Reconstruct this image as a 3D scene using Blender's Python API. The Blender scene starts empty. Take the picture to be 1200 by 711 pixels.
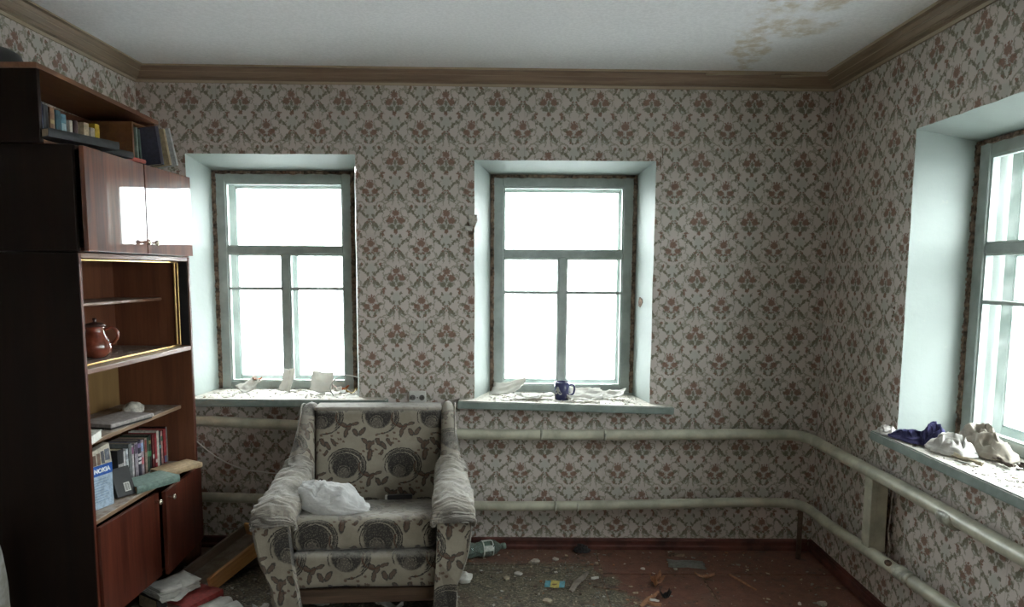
import bpy, bmesh, math, random
from mathutils import Vector, Matrix, Euler, noise
R = math.radians
rnd = random.Random(7)
scn = bpy.context.scene
COL = scn.collection

# ---------------------------------------------------------------- camera
cam_d = bpy.data.cameras.new('camera')
cam = bpy.data.objects.new('camera', cam_d)
COL.objects.link(cam)
scn.camera = cam
cam_d.sensor_width = 36.0
cam_d.lens = 24.0
cam_d.shift_y = 44.5 / 1200.0
cam_d.clip_start = 0.02
_p = math.atan(82 / 800.0)
_r = R(0.35)
_f = Vector((0, math.cos(_p), -math.sin(_p)))
_u = Vector((0, math.sin(_p), math.cos(_p)))
_x = Vector((1, 0, 0))
_R = _x * math.cos(_r) + _u * math.sin(_r)
_U = -_x * math.sin(_r) + _u * math.cos(_r)
cam.matrix_world = Matrix(((_R.x, _U.x, -_f.x, 0), (_R.y, _U.y, -_f.y, 0), (_R.z, _U.z, -_f.z, 1.54), (0, 0, 0, 1)))

# ---------------------------------------------------------------- sky: even white winter overcast
world = bpy.data.worlds.new('overcast_sky')
scn.world = world
world.use_nodes = True
bg = world.node_tree.nodes['Background']
bg.inputs[0].default_value = (1.0, 0.975, 1.0, 1)
bg.inputs[1].default_value = 29.0
world.cycles.sampling_method = 'AUTOMATIC'

# ---------------------------------------------------------------- exposure
scn.view_settings.view_transform = 'Standard'
scn.view_settings.look = 'None'
scn.view_settings.exposure = 0.12
scn.view_settings.gamma = 1.0
scn.view_settings.use_curve_mapping = False
try:
    scn.cycles.max_bounces = 14
    scn.cycles.diffuse_bounces = 8
    scn.cycles.transparent_max_bounces = 24
    scn.cycles.caustics_reflective = False
    scn.cycles.sample_clamp_indirect = 6.0
except Exception:
    pass

# daylight portals: sit in the window openings and only guide the sampling of the sky
def portal(loc, rot, sx, sz):
    d = bpy.data.lights.new('window_daylight_portal', 'AREA')
    d.shape = 'RECTANGLE'; d.size = sx; d.size_y = sz
    d.cycles.is_portal = True
    o = bpy.data.objects.new('window_daylight_portal', d)
    COL.objects.link(o)
    o.location = loc; o.rotation_euler = rot
portal((-1.31, 4.11, 1.47), (R(-90), 0, 0), 0.84, 1.28)
portal((0.295, 4.11, 1.45), (R(-90), 0, 0), 0.84, 1.28)
portal((2.10, 2.45, 1.46), (0, R(90), 0), 1.28, 0.92)
portal((2.10, -0.68, 1.46), (0, R(90), 0), 1.28, 0.92)
portal((2.10, 0.89, 1.46), (0, R(90), 0), 1.28, 0.92)

# ================================================================ helpers: nodes
class NB:
    def __init__(s, nt):
        s.nt = nt
    def node(s, t, **kw):
        n = s.nt.nodes.new(t)
        for k, v in kw.items():
            setattr(n, k, v)
        return n
    def put(s, sock, v):
        if v is None: return
        if hasattr(v, 'is_output') or isinstance(v, bpy.types.NodeSocket):
            s.nt.links.new(v, sock)
        else:
            if sock.type == 'RGBA' and not isinstance(v, (int, float)) and len(v) == 3:
                v = (*v, 1)
            sock.default_value = v
    def m(s, op, a, b=None, c=None, clamp=False):
        n = s.node('ShaderNodeMath', operation=op, use_clamp=clamp)
        s.put(n.inputs[0], a)
        if b is not None: s.put(n.inputs[1], b)
        if c is not None: s.put(n.inputs[2], c)
        return n.outputs[0]
    def mix(s, f, a, b, blend='MIX'):
        n = s.node('ShaderNodeMix', data_type='RGBA', blend_type=blend)
        s.put(n.inputs[0], f); s.put(n.inputs[6], a); s.put(n.inputs[7], b)
        return n.outputs[2]
    def noise(s, vec, scale, detail=4, rough=0.55, dist=0.0):
        n = s.node('ShaderNodeTexNoise')
        s.put(n.inputs['Vector'], vec)
        n.inputs['Scale'].default_value = scale
        n.inputs['Detail'].default_value = detail
        n.inputs['Roughness'].default_value = rough
        n.inputs['Distortion'].default_value = dist
        return n.outputs['Fac']
    def ramp(s, v, lo, hi, smooth=True):
        n = s.node('ShaderNodeMapRange', interpolation_type='SMOOTHSTEP' if smooth else 'LINEAR')
        s.put(n.inputs[0], v); s.put(n.inputs[1], lo); s.put(n.inputs[2], hi)
        return n.outputs[0]
    def comb(s, x, y, z=0.0):
        n = s.node('ShaderNodeCombineXYZ')
        s.put(n.inputs[0], x); s.put(n.inputs[1], y); s.put(n.inputs[2], z)
        return n.outputs[0]
    def sep(s, v):
        n = s.node('ShaderNodeSeparateXYZ')
        s.put(n.inputs[0], v)
        return n.outputs[0], n.outputs[1], n.outputs[2]
    def objco(s):
        return s.node('ShaderNodeTexCoord').outputs['Object']
    def mapv(s, v, loc=(0, 0, 0), rot=0.0, scale=(1, 1, 1), kind='TEXTURE'):
        n = s.node('ShaderNodeMapping', vector_type=kind)
        s.put(n.inputs[0], v)
        n.inputs[1].default_value = loc
        n.inputs[2].default_value = (0, 0, rot)
        n.inputs[3].default_value = scale
        return n.outputs[0]
    def length(s, v):
        n = s.node('ShaderNodeVectorMath', operation='LENGTH')
        s.put(n.inputs[0], v)
        return n.outputs['Value']
    def ell(s, v, cx, cy, rx, ry, rot=0.0):          # 0 at centre, 1 on the outline
        return s.length(s.mapv(v, (cx, cy, 0), R(rot), (rx, ry, 1)))
    def ring(s, v, cx, cy, r, w, rot=0.0, half=True):  # 1 on the stroke's outline
        q = s.mapv(v, (cx, cy, 0), R(rot), (r, r, 1))
        d = s.m('MULTIPLY', s.m('ABSOLUTE', s.m('SUBTRACT', s.length(q), 1.0)), r / w)
        if half:
            _, y, _ = s.sep(q)
            d = s.m('MAXIMUM', d, s.m('MULTIPLY_ADD', y, -4.0, 0.6))
        return d
    def union(s, L):
        o = L[0]
        for k in L[1:]:
            o = s.m('MINIMUM', o, k)
        return o

def new_mat(name):
    m = bpy.data.materials.new(name)
    m.use_nodes = True
    nb = NB(m.node_tree)
    b = m.node_tree.nodes['Principled BSDF']
    return m, nb, b

def bump(nb, b, h, strength=0.3, dist=0.002):
    n = nb.node('ShaderNodeBump')
    n.inputs['Strength'].default_value = strength
    n.inputs['Distance'].default_value = dist
    nb.put(n.inputs['Height'], h)
    nb.nt.links.new(n.outputs[0], b.inputs['Normal'])

def plain(name, col, rough=0.6, var=0.15, scale=12.0, bmp=0.15, metal=0.0, spec=0.5, fine=80.0, coat=0.0):
    m, nb, b = new_mat(name)
    co = nb.objco()
    n1 = nb.noise(co, scale, 5, 0.6)
    dark = tuple(max(0, c * (1 - var * 1.6)) for c in col)
    lite = tuple(min(1, c * (1 + var)) for c in col)
    nb.put(b.inputs['Base Color'], nb.mix(nb.ramp(n1, 0.3, 0.7), dark, lite))
    b.inputs['Roughness'].default_value = rough
    b.inputs['Metallic'].default_value = metal
    b.inputs['Specular IOR Level'].default_value = spec
    b.inputs['Coat Weight'].default_value = coat
    b.inputs['Coat Roughness'].default_value = 0.06
    if bmp:
        bump(nb, b, nb.noise(co, fine, 4, 0.6), bmp)
    return m

def wood(name, dark, lite, rough=0.4, axis=2, scale=22.0, coat=0.0, spec=0.5, dust=0.0, coatr=0.05):
    m, nb, b = new_mat(name)
    co = nb.objco()
    sc = [scale, scale, scale]; sc[axis] = scale * 0.06
    mp = nb.mapv(co, (0, 0, 0), 0, tuple(sc), 'POINT')
    g = nb.noise(mp, 1.0, 6, 0.62, 0.6)
    g2 = nb.noise(mp, 5.0, 3, 0.6)
    f = nb.m('MULTIPLY_ADD', g2, 0.3, nb.m('MULTIPLY', g, 0.8))
    c = nb.mix(nb.ramp(f, 0.38, 0.72), dark, lite)
    if dust > 0:
        geo = nb.node('ShaderNodeNewGeometry')
        _, _, nz = nb.sep(geo.outputs['Normal'])
        d = nb.m('MULTIPLY', nb.ramp(nz, 0.5, 0.95), nb.ramp(nb.noise(co, 26, 5, 0.65), 0.3, 0.62))
        c = nb.mix(nb.m('MULTIPLY', d, dust), c, (0.30, 0.27, 0.24))
    nb.put(b.inputs['Base Color'], c)
    b.inputs['Roughness'].default_value = rough
    b.inputs['Coat Weight'].default_value = coat
    b.inputs['Coat Roughness'].default_value = coatr
    b.inputs['Specular IOR Level'].default_value = spec
    bump(nb, b, g2, 0.08, 0.001)
    return m

# ---------------------------------------------------------------- wallpaper
def wallpaper(name, ax, seed=0.0):
    m, nb, b = new_mat(name)
    co = nb.objco()
    X, Y, Z = nb.sep(co)
    a = X if ax == 'x' else Y
    CW, CH = 260.0, 295.0                      # half cell, in pattern units (0.519 mm)
    wob = nb.noise(co, 3.0, 2, 0.5)
    j1 = nb.noise(co, 130.0, 2, 0.5)
    j2 = nb.noise(nb.mapv(co, (3.3, 1.7, 2.9), 0, (1, 1, 1), 'POINT'), 130.0, 2, 0.5)
    uu = nb.m('MULTIPLY', nb.m('ADD', a, 0.085 + seed), 1926.0)
    uu = nb.m('ADD', uu, nb.m('MULTIPLY_ADD', j1, 40.0, -20.0))
    vv = nb.m('MULTIPLY_ADD', Z, -1926.0, 5244.0)
    vv = nb.m('ADD', vv, nb.m('MULTIPLY_ADD', j2, 40.0, -20.0))
    vv = nb.m('ADD', vv, nb.m('MULTIPLY', wob, 14.0))
    # whole-cell folded coordinates: motif A on the axis u=0, motif B on the axis u=260, v=295
    fa = nb.m('PINGPONG', uu, CW)
    fb = nb.m('SUBTRACT', CW, fa)
    va = nb.m('SUBTRACT', nb.m('WRAP', nb.m('ADD', vv, 150.0), 590.0, 0.0), 150.0)
    vb = nb.m('SUBTRACT', nb.m('WRAP', nb.m('SUBTRACT', vv, 145.0), 590.0, 0.0), 150.0)
    A = nb.comb(fa, va); B = nb.comb(fb, vb)
    # brick folding for the scrollwork that repeats under each motif
    vr = nb.m('SUBTRACT', vv, 116.0)
    row = nb.m('FLOOR', nb.m('DIVIDE', vr, CH))
    vn = nb.m('ADD', nb.m('SUBTRACT', vr, nb.m('MULTIPLY', row, CH)), 116.0)
    un = nb.m('PINGPONG', nb.m('ADD', uu, nb.m('MULTIPLY', row, CW)), CW)
    N = nb.comb(un, vn)
    pale = nb.union([nb.ell(N, 0, 205, 50, 62), nb.ell(N, 62, 374, 30, 26), nb.ell(N, 0, 270, 20, 40),
                     nb.ell(N, 232, 330, 40, 66)])
    grey = nb.union([nb.ring(N, 66, 346, 50, 6, 0), nb.ring(N, 98, 170, 44, 6, -30), nb.ell(N, 82, 214, 7, 96, 46), nb.ell(N, 56, 343, 7, 72, -46), nb.ring(N, 182, 196, 30, 6, 210), nb.ell(N, 150, 132, 6, 30, 60), nb.ell(N, 128, 388, 34, 6, 28), nb.ring(N, 200, 372, 30, 6, 200), nb.ring(N, 150, 250, 26, 5, 60),
                     nb.ell(N, 52, 245, 9, 40, 32), nb.ell(N, 185, 345, 6, 30, -20),
                     nb.ell(N, 108, 340, 9, 28, 35), nb.ell(N, 200, 240, 8, 36, 25), nb.ring(N, 165, 290, 34, 6, 120)])
    green = nb.union([nb.ell(N, 44, 160, 14, 19), nb.ell(N, 76, 222, 13, 34, 38), nb.ell(N, 30, 255, 12, 26, -25),
                      nb.ell(N, 30, 345, 11, 34, -12), nb.ell(N, 60, 352, 17, 40, -28), nb.ell(N, 88, 386, 12, 10),
                      nb.ell(N, 118, 200, 11, 26, -40), nb.ell(N, 16, 310, 14, 10)])
    redn = nb.union([nb.ell(N, 16, 288, 15, 8, 30), nb.ell(N, 36, 312, 8, 16, -30), nb.ell(N, 0, 330, 8, 10)])
    Ag = nb.union([nb.ell(A, 38, 62, 31, 27, 20), nb.ell(A, 0, 12, 13, 34), nb.ell(A, 88, 6, 15, 20, 20),
                   nb.ell(A, 66, -40, 8, 14, 40), nb.ell(A, 0, -112, 10, 16), nb.ell(A, 26, -98, 8, 10),
                   nb.ell(A, 12, 90, 9, 26, 20), nb.ell(A, 158, 150, 12, 30, -15)])
    Ar = nb.union([nb.ell(A, 0, -72, 37, 34), nb.ell(A, 54, -2, 36, 36), nb.ell(A, 0, 112, 22, 22),
                   nb.ell(A, 130, 112, 24, 12, 12), nb.ell(A, 134, 140, 12, 26, 10), nb.ell(A, 20, -30, 14, 14)])
    Bg = nb.union([nb.ell(B, 84, -22, 26, 17, -20), nb.ell(B, 76, 36, 18, 14), nb.ell(B, 34, 80, 13, 28, 30),
                   nb.ell(B, 0, 46, 12, 12), nb.ell(B, 20, 105, 20, 9, -35), nb.ell(B, 105, 166, 15, 20, 20),
                   nb.ell(B, 66, -10, 18, 12)])
    Br = nb.union([nb.ell(B, 0, -62, 42, 38), nb.ell(B, 0, -108, 9, 14), nb.ell(B, 27, -102, 8, 12, 15),
                   nb.ell(B, 48, 4, 36, 30, -15), nb.ell(B, 40, 96, 20, 9, -50), nb.ell(B, 96, 152, 13, 16),
                   nb.ell(B, 22, 40, 18, 10, 30)])
    greyB = nb.union([nb.ring(B, 108, 158, 50, 7, 0, False), nb.ell(B, 176, 116, 30, 7, -28), nb.ell(B, 172, 176, 26, 6, 35), nb.ell(B, 232, 112, 7, 34, 15),
                      nb.ell(A, 210, 118, 7, 30, -20)])
    brk = nb.noise(co, 230.0, 2, 0.6)
    off = nb.m('MULTIPLY_ADD', brk, 0.9, -0.42)
    def msk(d, soft=0.22):
        d = nb.m('ADD', d, off)
        return nb.m('SUBTRACT', 1.0, nb.ramp(d, 1.0 - soft, 1.0 + soft))
    base = nb.mix(nb.ramp(nb.noise(co, 1.6, 4, 0.6), 0.3, 0.75), WP['base0'], WP['base1'])
    c = nb.mix(nb.m('MULTIPLY', msk(pale, 0.35), 0.75), base, WP['pale'])
    c = nb.mix(nb.m('MULTIPLY', msk(nb.m('MINIMUM', grey, greyB), 0.5), 0.75), c, WP['grey'])
    c = nb.mix(nb.m('MULTIPLY', msk(nb.union([green, Ag, Bg])), 0.9), c, WP['green'])
    reds = nb.mix(nb.ramp(brk, 0.42, 0.6), WP['red0'], WP['red1'])
    c = nb.mix(nb.m('MULTIPLY', msk(nb.union([redn, Ar, Br])), 0.92), c, reds)
    # age: faint vertical seams of the rolls, grime blotches
    seam = nb.m('ABSOLUTE', nb.m('SUBTRACT', nb.m('FRACT', nb.m('DIVIDE', nb.m('ADD', a, 0.21), 0.54)), 0.5))
    c = nb.mix(nb.m('MULTIPLY', nb.m('SUBTRACT', 1.0, nb.ramp(seam, 0.0, 0.006)), 0.25), c, (0.16, 0.13, 0.10))
    g = nb.ramp(nb.noise(co, 2.3, 6, 0.7), 0.52, 0.8)
    c = nb.mix(nb.m('MULTIPLY', g, 0.3), c, (0.22, 0.19, 0.15))
    nb.put(b.inputs['Base Color'], c)
    b.inputs['Roughness'].default_value = 0.72
    b.inputs['Specular IOR Level'].default_value = 0.25
    h = nb.m('ADD', nb.m('MULTIPLY', nb.noise(co, 9.0, 3, 0.6), 2.0), nb.m('MULTIPLY', nb.noise(co, 300.0, 2, 0.6), 0.12))
    bump(nb, b, h, 0.35, 0.006)
    return m

WP = dict(base0=(0.57, 0.515, 0.48), base1=(0.65, 0.595, 0.56), pale=(0.48, 0.485, 0.44), grey=(0.25, 0.24, 0.175),
          green=(0.175, 0.165, 0.115), red0=(0.26, 0.14, 0.10), red1=(0.17, 0.105, 0.075))
M = {}
M['wp_x'] = wallpaper('wallpaper_back', 'x')
M['wp_y'] = wallpaper('wallpaper_side', 'y', 0.07)

# ---------------------------------------------------------------- armchair fabric
def fabric(name, du=0.0, dv=0.0, yk=0.0, fade=0.0, wrinkle=0.0):
    m, nb, b = new_mat(name)
    co = nb.objco()
    X, Y, Z = nb.sep(co)
    jx = nb.noise(co, 90.0, 2, 0.5); jy = nb.noise(nb.mapv(co, (5, 3, 1), 0, (1, 1, 1), 'POINT'), 90.0, 2, 0.5)
    S = 1213.0
    u = nb.m('ADD', X, nb.m('MULTIPLY', Y, yk))
    v = nb.m('ADD', Z, Y)
    u = nb.m('ADD', nb.m('MULTIPLY', nb.m('ADD', u, du), S), nb.m('MULTIPLY_ADD', jx, 14.0, -7.0))
    v = nb.m('ADD', nb.m('MULTIPLY', nb.m('ADD', v, dv), -S), nb.m('MULTIPLY_ADD', jy, 14.0, -7.0))
    row = nb.m('FLOOR', nb.m('DIVIDE', v, 335.0))
    vq = nb.m('SUBTRACT', v, nb.m('MULTIPLY', row, 335.0))
    uq = nb.m('WRAP', nb.m('SUBTRACT', u, nb.m('MULTIPLY', row, 137.0)), 335.0, 0.0)
    P = nb.comb(uq, vq)
    spk = nb.noise(co, 420.0, 2, 0.5)
    spk2 = nb.node('ShaderNodeTexVoronoi'); nb.put(spk2.inputs['Vector'], co); spk2.inputs['Scale'].default_value = 150.0
    rings = nb.union([nb.ring(P, 165, 190, 118, 4, 205), nb.ring(P, 165, 190, 108, 3, 225), nb.ring(P, 165, 190, 98, 6, 215), nb.ring(P, 160, 195, 88, 4, 200),
                      nb.ring(P, 165, 190, 118, 4, 270), nb.ring(P, 165, 192, 103, 3, 160), nb.ring(P, 150, 225, 44, 4, 180), nb.ring(P, 150, 225, 30, 3, 180)])
    dark = nb.ell(P, 160, 190, 80, 82)
    inner = nb.ell(P, 150, 225, 42, 44)
    leaf = [(22, 26, 14, 34, -28), (54, 52, 13, 33, -28), (88, 28, 12, 32, -28), (300, 50, 17, 34, 14), (324, 34, 13, 26, 48),
            (278, 22, 14, 30, -40), (306, 116, 17, 44, 8), (318, 262, 14, 27, 30), (288, 250, 15, 27, -50), (22, 298, 15, 30, -25),
            (62, 292, 15, 34, 35), (300, 300, 13, 34, 10), (20, 240, 11, 26, 70), (44, 100, 10, 22, 20)]
    outl = nb.union([nb.ell(P, *q) for q in leaf])
    fill = nb.m('DIVIDE', outl, 0.70)
    dots = nb.union([nb.ell(P, x, y, 9, 7, 20) for x, y in ((130, 8), (148, 26), (110, 36), (345 - 20, 90), (268, 90), (250, 110), (150, 316), (185, 305), (215, 322), (255, 300), (8, 80), (30, 110))])
    stem = nb.union([nb.ring(P, 70, 10, 46, 4, 180), nb.ring(P, 300, 200, 60, 4, 30), nb.ell(P, 300, 90, 4, 50, 5)])
    def msk(d, soft=0.15):
        return nb.m('SUBTRACT', 1.0, nb.ramp(d, 1 - soft, 1 + soft))
    weave = nb.node('ShaderNodeTexWave', wave_type='BANDS', bands_direction='Z')
    nb.put(weave.inputs['Vector'], co); weave.inputs['Scale'].default_value = 60.0; weave.inputs['Distortion'].default_value = 3.0
    weave.inputs['Detail'].default_value = 3.0; weave.inputs['Detail Scale'].default_value = 4.0
    base = nb.mix(nb.ramp(nb.noise(co, 7, 5, 0.65), 0.3, 0.7), (0.225, 0.20, 0.155), (0.31, 0.28, 0.225))
    base = nb.mix(nb.m('MULTIPLY', weave.outputs['Fac'], 0.22), base, (0.19, 0.16, 0.11))
    ink, br = (0.028, 0.025, 0.024), (0.085, 0.042, 0.026)
    sp = nb.ramp(spk2.outputs['Distance'], 0.15, 0.5)
    c = nb.mix(nb.m('MULTIPLY', msk(dark, 0.08), nb.m('MULTIPLY_ADD', sp, 0.35, 0.60)), base, ink)
    c = nb.mix(nb.m('MULTIPLY', msk(inner, 0.1), nb.m('MULTIPLY_ADD', sp, -0.3, 0.55)), c, (0.27, 0.24, 0.19))
    c = nb.mix(nb.m('MULTIPLY', msk(rings, 0.4), nb.m('MULTIPLY_ADD', sp, 0.5, 0.45)), c, ink)
    c = nb.mix(nb.m('MULTIPLY', msk(outl), 0.9), c, ink)
    c = nb.mix(nb.m('MULTIPLY', msk(fill), nb.m('MULTIPLY_ADD', sp, 0.5, 0.4)), c, (0.125, 0.085, 0.062))
    c = nb.mix(nb.m('MULTIPLY', msk(nb.union([dots, stem]), 0.35), 0.8), c, br)
    if fade:
        c = nb.mix(fade, c, (0.27, 0.25, 0.22))
    # dust lying on upward faces
    geo = nb.node('ShaderNodeNewGeometry'); _, _, nz = nb.sep(geo.outputs['Normal'])
    du_ = nb.m('MULTIPLY', nb.ramp(nz, 0.2, 0.9), nb.ramp(nb.noise(co, 30, 5, 0.7), 0.25, 0.6))
    c = nb.mix(nb.m('MULTIPLY', du_, 0.55), c, (0.42, 0.40, 0.36))
    nb.put(b.inputs['Base Color'], c)
    b.inputs['Roughness'].default_value = 0.92
    b.inputs['Specular IOR Level'].default_value = 0.15
    b.inputs['Sheen Weight'].default_value = 0.25
    bump(nb, b, nb.m('ADD', nb.noise(co, 260, 3, 0.7), nb.m('MULTIPLY', nb.noise(co, 14, 3, 0.6), 3.0)), 0.35, 0.003)
    return m
M['fab'] = fabric('paisley_upholstery', 0.118, 0.155)
M['fab_front'] = fabric('paisley_upholstery_front', 0.093, 0.0995)
M['fab_arm'] = fabric('paisley_upholstery_arm', 0.0, 0.08, 0.7)
M['fab_seat'] = fabric('paisley_upholstery_seat', 0.233, 0.0146)
M['fab_pad'] = fabric('paisley_upholstery_pad', 0.1, 0.0, 0.6, 0.55)

# ---------------------------------------------------------------- other materials
def mint_plaster(name, col=(0.33, 0.378, 0.352)):
    m, nb, b = new_mat(name)
    co = nb.objco()
    c = nb.mix(nb.ramp(nb.noise(co, 3, 5, 0.6), 0.3, 0.7), tuple(k * 0.93 for k in col), col)
    c = nb.mix(nb.m('MULTIPLY', nb.ramp(nb.noise(co, 16, 6, 0.7), 0.62, 0.72), 0.45), c, (0.40, 0.42, 0.36))
    nb.put(b.inputs['Base Color'], c)
    b.inputs['Roughness'].default_value = 0.6
    bump(nb, b, nb.m('ADD', nb.noise(co, 30, 4, 0.6), nb.m('MULTIPLY', nb.noise(co, 8, 3), 2)), 0.3, 0.004)
    return m
M['mint'] = mint_plaster('mint_limewash')
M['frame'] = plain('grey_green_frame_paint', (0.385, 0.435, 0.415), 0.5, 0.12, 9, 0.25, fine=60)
M['sillp'] = plain('grey_green_sill_paint', (0.20, 0.245, 0.225), 0.55, 0.2, 14, 0.35, fine=50)
def sill_mat():
    m, nb, b = new_mat('grey_green_sill_paint_with_dust')
    co = nb.objco()
    c = nb.mix(nb.ramp(nb.noise(co, 14, 5, 0.6), 0.3, 0.7), (0.17, 0.21, 0.19), (0.24, 0.29, 0.265))
    geo = nb.node('ShaderNodeNewGeometry'); _, _, nz = nb.sep(geo.outputs['Normal'])
    k = nb.m('MULTIPLY', nb.ramp(nz, 0.8, 0.98), nb.ramp(nb.noise(co, 12, 6, 0.7), 0.25, 0.5))
    d = nb.mix(nb.ramp(nb.noise(co, 45, 5, 0.7), 0.4, 0.7), (0.62, 0.60, 0.54), (0.36, 0.32, 0.26))
    nb.put(b.inputs['Base Color'], nb.mix(k, c, d))
    b.inputs['Roughness'].default_value = 0.75
    bump(nb, b, nb.noise(co, 50, 4, 0.6), 0.4)
    return m
M['sillp'] = sill_mat()
M['packing'] = plain('brown_oakum_packing', (0.20, 0.14, 0.10), 0.95, 0.5, 40, 0.8, fine=120)
M['pipe'] = plain('cream_green_pipe_enamel', (0.46, 0.455, 0.36), 0.35, 0.16, 10, 0.2, fine=45, spec=0.5)
M['pipe_dirty'] = plain('chipped_pipe_enamel', (0.38, 0.38, 0.31), 0.45, 0.35, 24, 0.5, fine=60)
M['red_paint'] = plain('dark_red_skirting_paint', (0.10, 0.030, 0.022), 0.55, 0.4, 8, 0.3, fine=30)
M['cab'] = wood('varnished_cabinet_wood', (0.035, 0.009, 0.005), (0.095, 0.028, 0.013), 0.35, 2, 16, 0.5)
M['cab_in'] = wood('cabinet_inner_veneer', (0.085, 0.026, 0.011), (0.155, 0.055, 0.023), 0.5, 2, 16, 0.1)
M['cab_back'] = wood('fibreboard_back_panel', (0.15, 0.085, 0.028), (0.21, 0.125, 0.045), 0.6, 2, 10)
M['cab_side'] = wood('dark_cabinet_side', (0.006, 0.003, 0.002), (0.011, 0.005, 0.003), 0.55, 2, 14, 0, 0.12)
M['door_hi'] = wood('polished_door_veneer', (0.05, 0.013, 0.007), (0.15, 0.045, 0.02), 0.5, 2, 14, 1.0, 0.05, 0, 0.015)
M['door_lo'] = wood('worn_lower_door_veneer', (0.04, 0.009, 0.005), (0.10, 0.024, 0.013), 0.42, 2, 14, 0.2, 0.2)
M['shelf'] = wood('dusty_shelf_board', (0.14, 0.08, 0.045), (0.26, 0.17, 0.10), 0.6, 1, 20, 0, 0.4, 0.85)
M['shelf_edge'] = wood('dusty_shelf_board_red', (0.11, 0.045, 0.025), (0.20, 0.10, 0.06), 0.5, 1, 20, 0.1, 0.4, 0.8)
M['topwood'] = wood('amber_shelf_veneer', (0.10, 0.035, 0.014), (0.18, 0.078, 0.030), 0.45, 1, 14, 0.25)
M['brass'] = plain('brass_trim', (0.75, 0.50, 0.20), 0.32, 0.1, 20, 0.05, metal=0.9)
M['knob'] = plain('nickel_knob', (0.75, 0.68, 0.56), 0.22, 0.1, 20, 0.0, metal=0.9)
M['pine'] = wood('orange_drawer_wood', (0.40, 0.18, 0.06), (0.66, 0.36, 0.14), 0.5, 0, 18, 0.1)
M['pine_dark'] = wood('brown_drawer_bottom', (0.12, 0.08, 0.055), (0.19, 0.135, 0.095), 0.7, 0, 12, 0, 0.3, 0.4)
M['rail'] = wood('worn_chair_rail', (0.06, 0.035, 0.022), (0.13, 0.08, 0.05), 0.6, 0, 25, 0)
M['board'] = wood('grey_weathered_wood', (0.14, 0.12, 0.10), (0.28, 0.25, 0.21), 0.8, 0, 40, 0)
M['black'] = plain('black_card', (0.012, 0.012, 0.013), 0.5, 0.2, 20, 0.1)
M['paper'] = plain('old_white_paper', (0.56, 0.55, 0.51), 0.85, 0.12, 20, 0.3, fine=40)
def thin_paper():
    m, nb, b = new_mat('thin_white_paper'); co = nb.objco(); nt = m.node_tree; out = nt.nodes['Material Output']
    nb.put(b.inputs['Base Color'], nb.mix(nb.ramp(nb.noise(co, 20, 4, .6), .3, .7), (.58, .57, .53), (.72, .71, .68)))
    b.inputs['Roughness'].default_value = .85
    tl = nb.node('ShaderNodeBsdfTranslucent'); tl.inputs[0].default_value = (.75, .73, .68, 1)
    a = nb.node('ShaderNodeMixShader'); a.inputs[0].default_value = .4
    nt.links.new(b.outputs[0], a.inputs[1]); nt.links.new(tl.outputs[0], a.inputs[2]); nt.links.new(a.outputs[0], out.inputs[0])
    return m
M['thin'] = thin_paper()
M['pages'] = plain('cream_page_edges', (0.50, 0.42, 0.29), 0.85, 0.15, 60, 0.3, fine=300)
M['white_pl'] = plain('white_plastic', (0.62, 0.62, 0.58), 0.4, 0.08, 10, 0.05)
M['plaster'] = plain('broken_plaster', (0.50, 0.47, 0.41), 0.9, 0.25, 60, 0.6, fine=150)
M['cornice_l'] = wood('beige_cornice_band', (0.36, 0.28, 0.195), (0.46, 0.38, 0.27), 0.6, 0, 26)
M['cornice_d'] = wood('brown_cornice_band', (0.19, 0.125, 0.085), (0.28, 0.20, 0.135), 0.6, 0, 26)
M['cornice_l2'] = wood('beige_cornice_band_side', (0.34, 0.28, 0.19), (0.43, 0.36, 0.26), 0.6, 1, 26)
M['cornice_d2'] = wood('brown_cornice_band_side', (0.18, 0.13, 0.085), (0.26, 0.195, 0.13), 0.6, 1, 26)
M['snow'] = plain('snow', (0.86, 0.87, 0.88), 0.7, 0.03, 0.5, 0.2, fine=2)

def glass_mat():
    m, nb, b = new_mat('dusty_window_glass')
    nt = m.node_tree
    nt.nodes.remove(b)
    out = nt.nodes['Material Output']
    tr = nb.node('ShaderNodeBsdfTransparent'); tr.inputs[0].default_value = (0.96, 0.985, 0.98, 1)
    gl = nb.node('ShaderNodeBsdfGlossy'); gl.inputs['Roughness'].default_value = 0.02
    geo = nb.node('ShaderNodeNewGeometry')
    dt = nb.node('ShaderNodeVectorMath', operation='DOT_PRODUCT')
    nt.links.new(geo.outputs['Incoming'], dt.inputs[0]); nt.links.new(geo.outputs['Normal'], dt.inputs[1])
    sch = nb.m('POWER', nb.m('SUBTRACT', 1.0, nb.m('ABSOLUTE', dt.outputs['Value'])), 5.0)   # Schlick, the same from both faces
    fr = nb.m('MULTIPLY_ADD', sch, 0.95, 0.04)
    mx = nb.node('ShaderNodeMixShader')
    nt.links.new(fr, mx.inputs[0]); nt.links.new(tr.outputs[0], mx.inputs[1]); nt.links.new(gl.outputs[0], mx.inputs[2])
    df = nb.node('ShaderNodeBsdfTranslucent'); df.inputs[0].default_value = (0.8, 0.83, 0.82, 1)
    mx2 = nb.node('ShaderNodeMixShader')
    co = nb.objco()
    nb.put(mx2.inputs[0], nb.m('MULTIPLY', nb.ramp(nb.noise(co, 7, 5, 0.6), 0.35, 0.8), 0.04))
    nt.links.new(mx.outputs[0], mx2.inputs[1]); nt.links.new(df.outputs[0], mx2.inputs[2])
    nt.links.new(mx2.outputs[0], out.inputs[0])
    return m
M['glass'] = glass_mat()

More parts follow.
